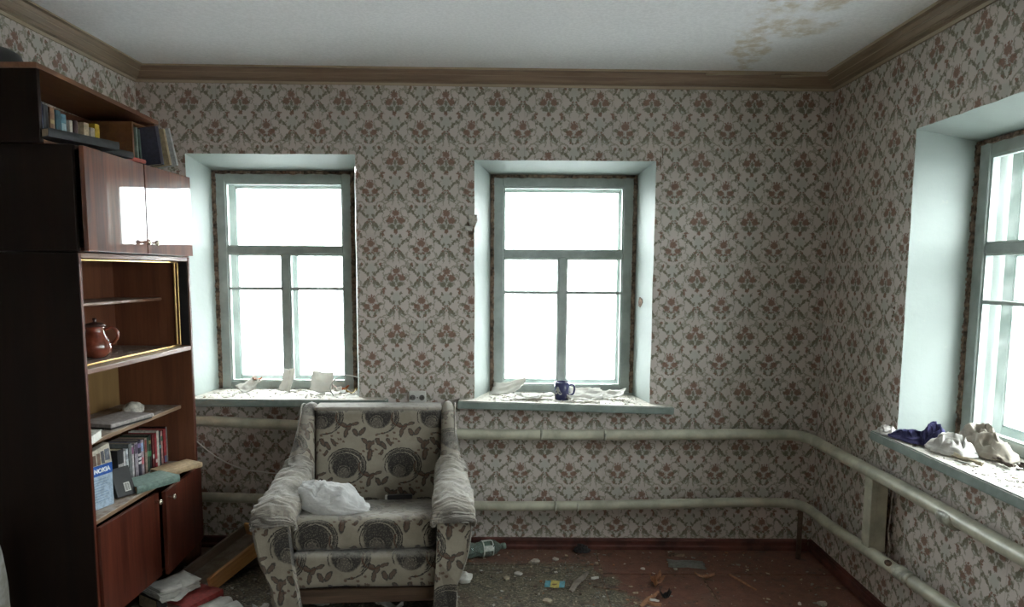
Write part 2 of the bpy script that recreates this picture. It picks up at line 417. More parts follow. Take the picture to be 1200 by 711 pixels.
def ceiling_mat():
    m, nb, b = new_mat('stained_ceiling_whitewash')
    co = nb.objco(); X, Y, Z = nb.sep(co)
    c = nb.mix(nb.ramp(nb.noise(co, 70, 3, 0.7), 0.3, 0.7), (0.78, 0.785, 0.80), (0.88, 0.885, 0.90))
    w = nb.noise(co, 5, 5, 0.65)
    # brown water stain: a bent streak near the right cornice
    q = nb.comb(nb.m('ADD', X, nb.m('MULTIPLY_ADD', w, 0.34, -0.17)), nb.m('ADD', Y, nb.m('MULTIPLY_ADD', nb.noise(co, 4, 4, 0.6), 0.4, -0.2)))
    st = nb.union([nb.ell(q, 1.08, 3.22, 0.07, 0.42, -14), nb.ell(q, 1.16, 2.98, 0.13, 0.10, 0), nb.ell(q, 1.02, 2.62, 0.06, 0.24, -6),
                   nb.ell(q, 1.20, 2.65, 0.10, 0.16, 10)])
    k = nb.m('MULTIPLY', nb.m('SUBTRACT', 1.0, nb.ramp(st, 0.55, 1.35)), nb.ramp(nb.noise(co, 13, 5, 0.7), 0.35, 0.62))
    c = nb.mix(nb.m('MULTIPLY', k, 0.6), c, (0.47, 0.36, 0.20))
    nb.put(b.inputs['Base Color'], c)
    b.inputs['Roughness'].default_value = 0.9
    b.inputs['Specular IOR Level'].default_value = 0.1
    bump(nb, b, nb.noise(co, 90, 3, 0.7), 0.4, 0.003)
    return m
M['ceil'] = ceiling_mat()

def floor_mat():
    m, nb, b = new_mat('worn_painted_hardboard')
    co = nb.objco(); X, Y, Z = nb.sep(co)
    n1 = nb.noise(co, 6, 6, 0.7); n2 = nb.noise(co, 22, 5, 0.7); n3 = nb.noise(co, 75, 4, 0.7)
    paint = nb.mix(nb.ramp(n2, 0.3, 0.7), (0.115, 0.045, 0.030), (0.20, 0.095, 0.068))
    paint = nb.mix(nb.m('MULTIPLY', nb.ramp(n1, 0.5, 0.75), 0.5), paint, (0.12, 0.095, 0.075))
    worn = nb.mix(nb.ramp(n2, 0.32, 0.68), (0.055, 0.052, 0.040), (0.16, 0.14, 0.10))
    worn = nb.mix(nb.m('MULTIPLY', nb.ramp(n3, 0.50, 0.62), 0.8), worn, (0.33, 0.29, 0.21))
    worn = nb.mix(nb.m('MULTIPLY', nb.ramp(n1, 0.52, 0.62), 0.55), worn, (0.10, 0.058, 0.040))
    edge = nb.m('ADD', X, nb.m('MULTIPLY_ADD', n1, 0.55, -0.275))
    edge = nb.m('ADD', edge, nb.m('MULTIPLY', nb.m('SUBTRACT', Y, 3.3), 0.3))
    k = nb.m('SUBTRACT', 1.0, nb.ramp(edge, 0.47, 0.56))
    far = nb.ramp(nb.m('ADD', Y, nb.m('MULTIPLY_ADD', n2, 0.12, -0.06)), 3.46, 3.52)
    k = nb.m('MULTIPLY', k, nb.m('SUBTRACT', 1.0, nb.m('MULTIPLY', far, 0.8)))
    c = nb.mix(k, paint, worn)
    c = nb.mix(nb.m('MULTIPLY', nb.ramp(n3, 0.62, 0.72), 0.5), c, (0.30, 0.27, 0.22))
    n4 = nb.noise(nb.mapv(co, (2.2, 4.1, 0), 0, (1, 1, 1), 'POINT'), 11, 7, 0.75)
    c = nb.mix(nb.m('MULTIPLY', nb.ramp(n4, 0.54, 0.64), 0.75), c, (0.045, 0.038, 0.030))
    c = nb.mix(nb.m('MULTIPLY', nb.ramp(nb.noise(co, 38, 6, 0.75), 0.60, 0.68), 0.6), c, (0.26, 0.235, 0.18))
    nb.put(b.inputs['Base Color'], c)
    nb.put(b.inputs['Roughness'], nb.m('MULTIPLY_ADD', n2, 0.4, 0.38))
    b.inputs['Specular IOR Level'].default_value = 0.35
    bump(nb, b, nb.m('ADD', n3, n2), 0.8, 0.004)
    return m
M['floor'] = floor_mat()

def cloth_mat(name, c1, c2, scale=20):
    m, nb, b = new_mat(name)
    co = nb.objco()
    nb.put(b.inputs['Base Color'], nb.mix(nb.ramp(nb.noise(co, scale, 4, 0.6), 0.4, 0.6), c1, c2))
    b.inputs['Roughness'].default_value = 0.9
    b.inputs['Specular IOR Level'].default_value = 0.1
    bump(nb, b, nb.noise(co, 300, 2, 0.6), 0.3, 0.001)
    return m
M['navy'] = cloth_mat('navy_cotton', (0.035, 0.035, 0.09), (0.075, 0.07, 0.16), 9)
M['offwhite'] = cloth_mat('off_white_cotton', (0.42, 0.40, 0.37), (0.58, 0.56, 0.53), 8)
M['beige'] = cloth_mat('beige_cotton', (0.36, 0.32, 0.27), (0.48, 0.44, 0.38), 10)
M['sack'] = cloth_mat('pale_sacking', (0.20, 0.19, 0.16), (0.36, 0.36, 0.35), 6)

def bag_mat():
    m, nb, b = new_mat('thin_white_polythene')
    co = nb.objco()
    nt = m.node_tree; out = nt.nodes['Material Output']
    nb.put(b.inputs['Base Color'], nb.mix(nb.ramp(nb.noise(co, 18, 3, 0.6), 0.35, 0.7), (0.74, 0.74, 0.73), (0.88, 0.88, 0.87)))
    b.inputs['Roughness'].default_value = 0.3
    tl = nb.node('ShaderNodeBsdfTranslucent'); tl.inputs[0].default_value = (0.8, 0.8, 0.79, 1)
    tp = nb.node('ShaderNodeBsdfTransparent')
    a = nb.node('ShaderNodeMixShader'); a.inputs[0].default_value = 0.3
    c = nb.node('ShaderNodeMixShader'); c.inputs[0].default_value = 0.12
    nt.links.new(b.outputs[0], a.inputs[1]); nt.links.new(tl.outputs[0], a.inputs[2])
    nt.links.new(a.outputs[0], c.inputs[1]); nt.links.new(tp.outputs[0], c.inputs[2])
    nt.links.new(c.outputs[0], out.inputs[0])
    bump(nb, b, nb.m('ABSOLUTE', nb.m('SUBTRACT', nb.noise(co, 22, 5, 0.6, 1.2), 0.5)), 1.0, 0.02)
    return m
M['bag'] = bag_mat()
def bottle_mat():
    m, nb, b = new_mat('green_bottle_plastic')
    b.inputs['Base Color'].default_value = (0.42, 0.55, 0.48, 1)
    b.inputs['Roughness'].default_value = 0.12
    b.inputs['Transmission Weight'].default_value = 0.8
    b.inputs['IOR'].default_value = 1.3
    co = nb.objco()
    bump(nb, b, nb.noise(co, 25, 3, 0.6), 0.5, 0.006)
    return m
M['bottle'] = bottle_mat()

_cc = {}
def colmat(c, rough=0.55):
    k = (tuple(round(x, 3) for x in c), rough)
    if k not in _cc:
        _cc[k] = plain('printed_card_%02d' % len(_cc), c, rough, 0.18, 60, 0.1, fine=90)
    return _cc[k]

# ================================================================ helpers: objects
WL = {}
def wloc(p):
    return WL.get(p.name, Vector((0, 0, 0)))
def tag(o, label=None, cat=None, group=None, kind=None):
    if label: o['label'] = label
    if cat: o['category'] = cat
    if group: o['group'] = group
    if kind: o['kind'] = kind
    return o
def empty(name, loc, label=None, cat=None, group=None, kind=None, rot=(0, 0, 0), parent=None):
    o = bpy.data.objects.new(name, None)
    o.empty_display_size = 0.1
    COL.objects.link(o)
    WL[o.name] = Vector(loc)
    if parent:
        o.parent = parent; o.location = Vector(loc) - wloc(parent)
    else:
        o.location = loc
    o.rotation_euler = rot
    return tag(o, label, cat, group, kind)
def finish(bm, name, mats, parent=None, smooth=False, origin='auto', local=False, loc=None, rot=None):
    """mesh coords are world coords (local=False) or the parent's local coords (local=True)"""
    bmesh.ops.recalc_face_normals(bm, faces=bm.faces)
    me = bpy.data.meshes.new(name)
    if local:
        org = Vector((0, 0, 0))
    elif parent is not None:
        org = wloc(parent)
    elif origin == 'auto':
        xs = [v.co for v in bm.verts]
        org = Vector(((min(v.x for v in xs) + max(v.x for v in xs)) / 2, (min(v.y for v in xs) + max(v.y for v in xs)) / 2, min(v.z for v in xs)))
    else:
        org = Vector(origin)
    if org.length > 0:
        bmesh.ops.translate(bm, verts=bm.verts, vec=-org)
    bm.to_mesh(me); bm.free()
    if not isinstance(mats, (list, tuple)): mats = [mats]
    for mm in mats: me.materials.append(mm)
    if smooth:
        for p in me.polygons: p.use_smooth = True
    o = bpy.data.objects.new(name, me)
    COL.objects.link(o)
    if parent is not None:
        o.parent = parent
        if not local: pass
        WL[o.name] = wloc(parent).copy()
        if loc: o.location = loc
    else:
        o.location = org if not local else (loc or (0, 0, 0))
        WL[o.name] = Vector(o.location)
    if rot: o.rotation_euler = rot
    return o
def solid(o, th, off=0.0):
    md = o.modifiers.new('thickness', 'SOLIDIFY'); md.thickness = th; md.offset = off
    return o
def bm_box(bm, x0, x1, y0, y1, z0, z1, bev=0.0, seg=1, mat=0):
    n0 = len(bm.verts)
    r = bmesh.ops.create_cube(bm, size=1.0)
    vs = r['verts']
    bmesh.ops.scale(bm, vec=(x1 - x0, y1 - y0, z1 - z0), verts=vs)
    bmesh.ops.translate(bm, vec=((x0 + x1) / 2, (y0 + y1) / 2, (z0 + z1) / 2), verts=vs)
    es = list({e for v in vs for e in v.link_edges})
    fs = list({f for v in vs for f in v.link_faces})
    for f in fs: f.material_index = mat
    if bev > 0:
        rr = bmesh.ops.bevel(bm, geom=es, offset=bev, segments=seg, affect='EDGES', profile=0.5)
        vs = rr['verts']
        for f in rr['faces']: f.material_index = mat
    return vs
def box(name, x0, x1, y0, y1, z0, z1, mat, parent=None, bev=0.002, seg=1, smooth=False, **kw):
    bm = bmesh.new()
    bm_box(bm, x0, x1, y0, y1, z0, z1, bev, seg)
    return finish(bm, name, mat, parent, smooth, **kw)
def bm_tube(bm, pts, rad, seg=12, cap=True, mat=0):
    pts = [Vector(p) for p in pts]
    if not isinstance(rad, (list, tuple)): rad = [rad] * len(pts)
    t0 = (pts[1] - pts[0]).normalized()
    up = Vector((0, 0, 1)) if abs(t0.z) < 0.9 else Vector((1, 0, 0))
    n = t0.cross(up).normalized()
    rings = []
    for i, p in enumerate(pts):
        if i == 0: t = pts[1] - pts[0]
        elif i == len(pts) - 1: t = pts[-1] - pts[-2]
        else: t = (pts[i + 1] - pts[i]).normalized() + (pts[i] - pts[i - 1]).normalized()
        t.normalize()
        n = (n - t * n.dot(t)).normalized()
        b_ = t.cross(n)
        rings.append([bm.verts.new(p + (n * math.cos(2 * math.pi * k / seg) + b_ * math.sin(2 * math.pi * k / seg)) * rad[i]) for k in range(seg)])
    for a, c in zip(rings, rings[1:]):
        for k in range(seg):
            f = bm.faces.new((a[k], a[(k + 1) % seg], c[(k + 1) % seg], c[k])); f.material_index = mat; f.smooth = True
    if cap:
        for rg in (rings[0], rings[-1]):
            f = bm.faces.new(rg); f.material_index = mat
def smooth_path(pts, n=8):
    P = [Vector(p) for p in pts]
    P = [P[0] * 2 - P[1]] + P + [P[-1] * 2 - P[-2]]
    out = []
    for i in range(1, len(P) - 2):
        for k in range(n):
            t = k / n
            a, b_, c, d = P[i - 1], P[i], P[i + 1], P[i + 2]
            out.append(0.5 * ((2 * b_) + (c - a) * t + (2 * a - 5 * b_ + 4 * c - d) * t * t + (-a + 3 * b_ - 3 * c + d) * t ** 3))
    out.append(P[-2])
    return out
def tube(name, pts, rad, mat, parent=None, seg=12, **kw):
    bm = bmesh.new(); bm_tube(bm, pts, rad, seg)
    return finish(bm, name, mat, parent, True, **kw)
def bm_lathe(bm, prof, seg=24, M4=None, mat=0):
    rings = []
    for r, z in prof:
        rings.append([bm.verts.new(Vector((r * math.cos(2 * math.pi * k / seg), r * math.sin(2 * math.pi * k / seg), z))) for k in range(seg)])
    vs = [v for rg in rings for v in rg]
    for a, c in zip(rings, rings[1:]):
        for k in range(seg):
            f = bm.faces.new((a[k], a[(k + 1) % seg], c[(k + 1) % seg], c[k])); f.material_index = mat; f.smooth = True
    if prof[0][0] > 1e-5: bm.faces.new(rings[0]).material_index = mat
    if prof[-1][0] > 1e-5: bm.faces.new(rings[-1]).material_index = mat
    if M4 is not None:
        bmesh.ops.transform(bm, matrix=M4, verts=vs)
    return vs
def bm_prism(bm, poly, z0, z1, mat=0):
    lo = [bm.verts.new((x, y, z0)) for x, y in poly]
    hi = [bm.verts.new((x, y, z1)) for x, y in poly]
    n = len(poly)
    bm.faces.new(lo).material_index = mat; bm.faces.new(hi).material_index = mat
    for i in range(n):
        bm.faces.new((lo[i], lo[(i + 1) % n], hi[(i + 1) % n], hi[i])).material_index = mat
    return lo + hi
def bm_hexa(bm, P, mat=0):
    """8 corners: bottom 4 in order, top 4 in order"""
    v = [bm.verts.new(p) for p in P]
    for q in ((0, 1, 2, 3), (4, 5, 6, 7), (0, 1, 5, 4), (1, 2, 6, 5), (2, 3, 7, 6), (3, 0, 4, 7)):
        bm.faces.new([v[i] for i in q]).material_index = mat

# ================================================================ the room
XL, XR, YB, YF = -1.98, 1.68, 3.69, -1.7
def zc(x): return 2.585 - 0.0075 * (x - XL)
W1 = dict(x0=-1.735, x1=-0.835, z0=0.825, z1=2.15)
W2 = dict(x0=-0.205, x1=0.757, z0=0.800, z1=2.125)
W3 = dict(x0=1.98, x1=2.918, z0=0.805, z1=2.14)     # y range on the right wall
W4 = dict(x0=0.42, x1=1.36, z0=0.805, z1=2.14)
W5 = dict(x0=-1.15, x1=-0.21, z0=0.805, z1=2.14)     # further along the right wall, beside the camera
T = 0.44                                              # wall thickness
def wall(name, mat, a0, a1, holes, fn, inner):
    """skin with rectangular holes; fn(a, z, depth) -> world point"""
    A = sorted({a0, a1, *[h['x0'] for h in holes], *[h['x1'] for h in holes]})
    Zs = sorted({-0.02, 2.62, *[h['z0'] for h in holes], *[h['z1'] for h in holes]})
    bm = bmesh.new()
    for d in (0.0, T):
        for i in range(len(A) - 1):
            for j in range(len(Zs) - 1):
                am, zm = (A[i] + A[i + 1]) / 2, (Zs[j] + Zs[j + 1]) / 2
                if any(h['x0'] < am < h['x1'] and h['z0'] < zm < h['z1'] for h in holes): continue
                f = bm.faces.new([bm.verts.new(fn(a, z, d)) for a, z in ((A[i], Zs[j]), (A[i + 1], Zs[j]), (A[i + 1], Zs[j + 1]), (A[i], Zs[j + 1]))])
                f.material_index = 0 if d == 0 else 1
    for p, q in (((a0, -0.02), (a1, -0.02)), ((a1, -0.02), (a1, 2.62)), ((a1, 2.62), (a0, 2.62)), ((a0, 2.62), (a0, -0.02))):
        f = bm.faces.new([bm.verts.new(fn(*p, 0)), bm.verts.new(fn(*q, 0)), bm.verts.new(fn(*q, T)), bm.verts.new(fn(*p, T))])
        f.material_index = 1
    bmesh.ops.remove_doubles(bm, verts=bm.verts, dist=1e-5)
    o = finish(bm, name, [mat, M['plaster']], None, origin=(0, 0, 0))
    return tag(o, kind='structure')
fb_ = lambda a, z, d: Vector((a, YB + d, z))
fr_ = lambda a, z, d: Vector((XR + d, a, z))
fl_ = lambda a, z, d: Vector((XL - d, a, z))
ff_ = lambda a, z, d: Vector((a, YF - d, z))
wall_back = wall('wall_back', M['wp_x'], XL, XR, [W1, W2], fb_, None)
wall_right = wall('wall_right', M['wp_y'], YF, YB, [W3, W4, W5], fr_, None)
wall_left = wall('wall_left', M['wp_y'], YF, YB, [], fl_, None)
wall_front = wall('wall_front', M['wp_x'], XL, XR, [], ff_, None)

def reveal(parent, h, fn, dl, dr, dt, depth=0.27):
    """four plastered sides of an opening, splayed to the frame, then straight to the outside"""
    bm = bmesh.new()
    a0, a1, z0, z1 = h['x0'], h['x1'], h['z0'], h['z1']
    b0, b1, c1 = a0 + dl, a1 - dr, z1 - dt
    S = [(0.0, a0, a1, z0, z1), (depth, b0, b1, z0, c1), (T, b0, b1, z0, c1)]
    rings = []
    for d, x0, x1, y0, y1 in S:
        pts = []
        n = 10
        for k in range(n): pts.append((x0 + (x1 - x0) * k / n, y0))
        for k in range(n): pts.append((x1, y0 + (y1 - y0) * k / n))
        for k in range(n): pts.append((x1 - (x1 - x0) * k / n, y1))
        for k in range(n): pts.append((x0, y1 - (y1 - y0) * k / n))
        ring = []
        for k, (p, q) in enumerate(pts):
            j = 0.003 if (d == 0.0 and k % n) else 0.0
            ring.append(bm.verts.new(fn(p + rnd.uniform(-j, j), q + rnd.uniform(-j, j), d - (0.0015 if d == 0 else 0))))
        rings.append(ring)
    for a, c in zip(rings, rings[1:]):
        for k in range(len(a)):
            bm.faces.new((a[k], a[(k + 1) % len(a)], c[(k + 1) % len(a)], c[k]))
    finish(bm, 'plastered_reveal', M['mint'], parent)
    return b0, b1, c1

def window(idx, h, fn, dl, dr, dt, sill, sx0, sx1, sz, fz0, flip=False):
    root = empty('window_%d' % idx, (0, 0, 0), kind='structure')
    b0, b1, c1 = reveal(root, h, fn, dl, dr, dt)
    def bx(name, a0, a1, z0, z1, d0, d1, mat, parent=root, bev=0.003):
        bm = bmesh.new()
        P = [fn(a0, z0, d0), fn(a1, z0, d0), fn(a1, z0, d1), fn(a0, z0, d1), fn(a0, z1, d0), fn(a1, z1, d0), fn(a1, z1, d1), fn(a0, z1, d1)]
        bm_hexa(bm, P)
        if bev: bmesh.ops.bevel(bm, geom=list(bm.edges), offset=bev, segments=1, affect='EDGES')
        return finish(bm, name, mat, parent)
    # ragged packing between wall and frame
    g = 0.011
    for q in ((b0, b0 + g, fz0, c1), (b1 - g, b1, fz0, c1), (b0, b1, c1 - g, c1)):
        bm = bmesh.new()
        vert = q[1] - q[0] < 0.05
        n = 110
        for k in range(n):
            if vert:
                zz0, zz1 = q[2] + (q[3] - q[2]) * k / n, q[2] + (q[3] - q[2]) * (k + 1) / n
                e = 0.0025 * noise.noise(Vector((zz0 * 18, q[0] * 7, 0))) + rnd.uniform(-0.0015, 0.0015)
                A0, A1 = (q[0] - .004, q[1] + .006 + e) if q[0] == b0 else (q[0] - .006 - e, q[1] + .004)
            else:
                A0, A1 = q[0] + (q[1] - q[0]) * k / n, q[0] + (q[1] - q[0]) * (k + 1) / n
                zz0, zz1 = q[2] - .006 - 0.006 * noise.noise(Vector((k * .2, q[2], 0))), q[3]
            d0 = 0.245 + rnd.uniform(-0.004, 0.004)
            bm_hexa(bm, [fn(A0, zz0, d0), fn(A1, zz0, d0), fn(A1, zz0, 0.3), fn(A0, zz0, 0.3), fn(A0, zz1, d0), fn(A1, zz1, d0), fn(A1, zz1, 0.3), fn(A0, zz1, 0.3)])
        finish(bm, 'frame_packing', M['packing'], root)
    def leaf(a0, a1, z0, z1, d0, d1, nm, mat, k=1.0):
        w, hh = a1 - a0, z1 - z0
        st = 0.058 * w / 0.8 * k
        fr = empty(nm, (0, 0, 0), parent=root)
        zt, zr0, zr1, zb = z1 - 0.045 * hh, z1 - 0.335 * hh, z1 - 0.368 * hh, z0 + 0.033 * hh
        bx('stile', a0, a0 + st, z0, z1, d0, d1, mat, fr); bx('stile', a1 - st, a1, z0, z1, d0, d1, mat, fr)
        bx('top_rail', a0 + st, a1 - st, zt, z1, d0 + .002, d1, mat, fr)
        bx('bottom_rail', a0 + st, a1 - st, z0, zb, d0 + .002, d1, mat, fr)
        bx('transom', a0 + st, a1 - st, zr1, zr0, d0 + .004, d1, mat, fr)
        am = (a0 + a1) / 2
        mh = 0.0215 * k
        bx('mullion', am - mh, am + mh, zb, zr1, d0 + .003, d1, mat, fr)
        zg = z1 - 0.53 * hh
        bd = 0.008
        dm = (d0 + d1) / 2
        cells = [(a0 + st, a1 - st, zr0, zt), (a0 + st, am - mh, zb, zg), (am + mh, a1 - st, zb, zg), (a0 + st, am - mh, zg, zr1), (am + mh, a1 - st, zg, zr1)]
        for x0, x1 in ((a0 + st, am - mh), (am + mh, a1 - st)):
            bx('glazing_bar', x0, x1, zg - 0.007, zg + 0.007, d0 + .008, d1 - .008, mat, fr, 0.002)
        wm = M['frame_lit']
        for (x0, x1, y0, y1) in cells:   # thin glazing bead round each pane
            bm = bmesh.new()
            for q in ((x0, x0 + bd, y0, y1), (x1 - bd, x1, y0, y1), (x0, x1, y0, y0 + bd), (x0, x1, y1 - bd, y1)):
                bm_hexa(bm, [fn(q[0], q[2], dm - .014), fn(q[1], q[2], dm - .014), fn(q[1], q[2], dm + .01), fn(q[0], q[2], dm + .01),
                             fn(q[0], q[3], dm - .014), fn(q[1], q[3], dm - .014), fn(q[1], q[3], dm + .01), fn(q[0], q[3], dm + .01)])
            finish(bm, 'glazing_bead', wm, fr)
            bx('pane', x0 + .002, x1 - .002, y0 + .002, y1 - .002, dm - .0015, dm + .0015, M['glass'], fr, 0)
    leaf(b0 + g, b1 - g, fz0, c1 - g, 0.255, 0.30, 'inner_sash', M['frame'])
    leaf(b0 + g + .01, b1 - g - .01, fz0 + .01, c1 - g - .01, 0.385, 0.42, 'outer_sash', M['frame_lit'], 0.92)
    # frame bottom board and sill
    bm = bmesh.new()
    (zl, zr), th, pr = sz, 0.042, 0.085
    P2 = [(sx0, -pr), (sx1, -pr), (sx1, 0.0), (h['x1'], 0.0), (b1, T - .02), (b0, T - .02), (h['x0'], 0.0), (sx0, 0.0)]
    def zz(a, off): return zl + (zr - zl) * (a - sx0) / (sx1 - sx0) + off
    lo = [bm.verts.new(fn(a, zz(a, -th), d)) for a, d in P2]; hi = [bm.verts.new(fn(a, zz(a, 0), d)) for a, d in P2]
    bm.faces.new(lo); bm.faces.new(hi)
    for k in range(8): bm.faces.new((lo[k], lo[(k + 1) % 8], hi[(k + 1) % 8], hi[k]))
    bmesh.ops.bevel(bm, geom=[e for e in bm.edges if all((fn(0, 0, 0) - v.co).length >= 0 for v in e.verts)], offset=0.005, segments=2, affect='EDGES')
    finish(bm, 'window_sill', M['sillp'], root)
    # masonry under the sill, to close the opening
    bx('sill_bed', b0 + .0, b1 - .0, h['z0'], min(zl, zr) - th + .001, 0.004, T - .01, M['plaster'], root, 0)
    if fz0 > min(zl, zr): bx('frame_bottom_board', b0, b1, min(zl, zr) - .002, fz0 + .004, 0.25, 0.40, M['frame'], root, 0.002)
    return root
M['frame_lit'] = plain('grey_green_frame_paint_lit', (0.50, 0.57, 0.54), 0.5, 0.08, 9, 0.15)  # lighter copy of the frame paint: window light put into the colour
window(1, W1, fb_, 0.030, 0.070, 0.052, None, -1.735, -0.675, (0.850, 0.850), 0.852)
window(2, W2, fb_, 0.082, 0.055, 0.040, None, -0.291, 0.873, (0.848, 0.822), 0.838)
window(3, W3, fr_, 0.010, 0.010, 0.055, None, 1.90, 2.985, (0.848, 0.848), 0.852)
window(4, W4, fr_, 0.010, 0.010, 0.055, None, 0.34, 1.43, (0.848, 0.848), 0.852)
window(5, W5, fr_, 0.010, 0.010, 0.055, None, -1.22, -0.14, (0.848, 0.848), 0.852)

# ceiling
bm = bmesh.new()
bm_hexa(bm, [(XL - T, YF - T, zc(XL)), (XR + T, YF - T, zc(XR)), (XR + T, YB + T, zc(XR)), (XL - T, YB + T, zc(XL)),
             (XL - T, YF - T, zc(XL) + .2), (XR + T, YF - T, zc(XR) + .2), (XR + T, YB + T, zc(XR) + .2), (XL - T, YB + T, zc(XL) + .2)])
tag(finish(bm, 'ceiling', M['ceil'], origin=(0, 0, 0)), kind='structure')

# cornices: three mitred mouldings
PROF = [(0, -.072), (.008, -.072), (.012, -.060), (.026, -.056), (.028, -.046), (.034, -.044), (.037, -.050), (.042, -.046), (.052, -.028),
        (.058, -.026), (.062, -.030), (.067, -.024), (.072, -.012), (.090, -.010), (.090, 0.004), (0, 0.004)]
PM = [1, 0, 1, 1, 0, 0, 1, 1, 0, 0, 1, 1, 1, 0, 0, 0]
def cornice(name, pts, inward, mats, ends):
    """pts: two wall corners; inward: unit vec into the room; ends: mitre shift per unit depth"""
    bm = bmesh.new()
    a, b_ = Vector(pts[0]), Vector(pts[1])
    t = (b_ - a).normalized()
    n = 30
    rings = []
    for i in range(n + 1):
        f = i / n
        ring = []
        for d, z in PROF:
            p = a.lerp(b_, f) + inward * d
            if i == 0: p += t * d * ends[0]
            if i == n: p -= t * d * ends[1]
            w = 0.0016 * noise.noise(Vector((p.x * 3, p.y * 3, d * 40)))
            ring.append(bm.verts.new((p.x, p.y, zc(p.x) + z + (w if z < 0 else 0))))
        rings.append(ring)
    k = len(PROF)
    for r0, r1 in zip(rings, rings[1:]):
        for j in range(k):
            f = bm.faces.new((r0[j], r0[(j + 1) % k], r1[(j + 1) % k], r1[j])); f.material_index = PM[j]
    bm.faces.new(rings[0]); bm.faces.new(rings[-1])
    return tag(finish(bm, name, mats, origin=(0, 0, 0)), kind='structure')
trim1 = cornice('trim_1', [(XL, YB, 0), (XR, YB, 0)], Vector((0, -1, 0)), [M['cornice_l'], M['cornice_d']], (1, 1))
trim2 = cornice('trim_2', [(XL, YF, 0), (XL, YB, 0)], Vector((1, 0, 0)), [M['cornice_l2'], M['cornice_d2']], (1, 1))
trim3 = cornice('trim_3', [(XR, YF, 0), (XR, YB, 0)], Vector((-1, 0, 0)), [M['cornice_l2'], M['cornice_d2']], (1, 1))
trim4 = cornice('trim_4', [(XL, YF, 0), (XR, YF, 0)], Vector((0, 1, 0)), [M['cornice_l'], M['cornice_d']], (1, 1))
# loose laths that have come away from the back cornice
bm = bmesh.new()
bm_hexa(bm, [(0.98, 3.592, 2.541), (1.33, 3.594, 2.546), (1.33, 3.605, 2.546), (0.98, 3.605, 2.541), (0.98, 3.592, 2.549), (1.33, 3.594, 2.553), (1.33, 3.605, 2.553), (0.98, 3.605, 2.549)])
finish(bm, 'loose_lath', M['cornice_l'], trim1)
bm = bmesh.new()
bm_hexa(bm, [(1.36, 3.588, 2.532), (1.60, 3.592, 2.541), (1.60, 3.603, 2.541), (1.36, 3.603, 2.532), (1.36, 3.588, 2.540), (1.60, 3.592, 2.548), (1.60, 3.603, 2.548), (1.36, 3.603, 2.540)])
finish(bm, 'loose_lath', M['cornice_l'], trim1)

# floor: a screed with hardboard sheets on it, joints recessed
floor = box('floor', XL - .0, XR + .0, YF, YB, -0.12, -0.004, M['packing'], None, 0, origin=(0, 0, 0))
tag(floor, kind='structure')
sheets = [(XL, -0.75, 2.25, 3.462), (-0.745, 0.462, 2.25, 3.462), (XL, 0.470, 3.468, YB), (0.468, 0.972, 1.9, 3.362), (0.978, XR, 1.9, 3.362), (0.476, XR, 3.368, YB),
          (XL, -0.4, 1.0, 2.244), (-0.395, 0.462, 1.0, 2.244), (XL, -0.1, YF, .995), (-0.095, XR, YF, .995), (0.468, XR, 1.0, 1.894)]
for i, (x0, x1, y0, y1) in enumerate(sheets):
    bm = bmesh.new()
    # ragged edges
    poly = []
    N = 14
    for k in range(N): poly.append((x0 + (x1 - x0) * k / N, y0 + rnd.uniform(0, .005)))
    for k in range(N): poly.append((x1 - rnd.uniform(0, .005), y0 + (y1 - y0) * k / N))
    for k in range(N): poly.append((x1 - (x1 - x0) * k / N, y1 - rnd.uniform(0, .005)))
    for k in range(N): poly.append((x0 + rnd.uniform(0, .005), y1 - (y1 - y0) * k / N))
    bm_prism(bm, poly, -0.0045, rnd.uniform(-0.0008, 0.0))
    finish(bm, 'floor_sheet', M['floor'], floor)

# skirting boards
def skirt(name, pts, inward):
    bm = bmesh.new()
    prof = [(0, 0), (.022, 0), (.022, .018), (.014, .026), (.014, .045), (.018, .050), (.015, .060), (0, .062)]
    rr = []
    for p in pts:
        rr.append([bm.verts.new(Vector(p) + inward * d + Vector((0, 0, z))) for d, z in prof])
    for k in range(len(prof)):
        bm.faces.new((rr[0][k], rr[0][(k + 1) % len(prof)], rr[1][(k + 1) % len(prof)], rr[1][k]))
    bm.faces.new(rr[0]); bm.faces.new(rr[1])
    return tag(finish(bm, name, M['red_paint'], origin=(0, 0, 0)), kind='structure')
skirt('baseboard_back', [(XL + .022, YB, 0), (XR - .022, YB, 0)], Vector((0, -1, 0)))
skirt('baseboard_right', [(XR, YF + .022, 0), (XR, YB, 0)], Vector((-1, 0, 0)))
skirt('baseboard_left', [(XL, YF + .022, 0), (XL, YB, 0)], Vector((1, 0, 0)))
skirt('baseboard_front', [(XL + .022, YF, 0), (XR - .022, YF, 0)], Vector((0, 1, 0)))

# snow-covered ground outside
bm = bmesh.new()
for (x0, x1, y0, y1) in ((-60, 60, YB + T, 60), (XR + T, 60, -60, YB + T), (-60, XL - T, -60, YB + T), (XL - T, XR + T, -60, YF - T)):
    bm_box(bm, x0, x1, y0, y1, -0.9, -0.6)
tag(finish(bm, 'ground', M['snow'], origin=(0, 0, 0)), kind='structure')

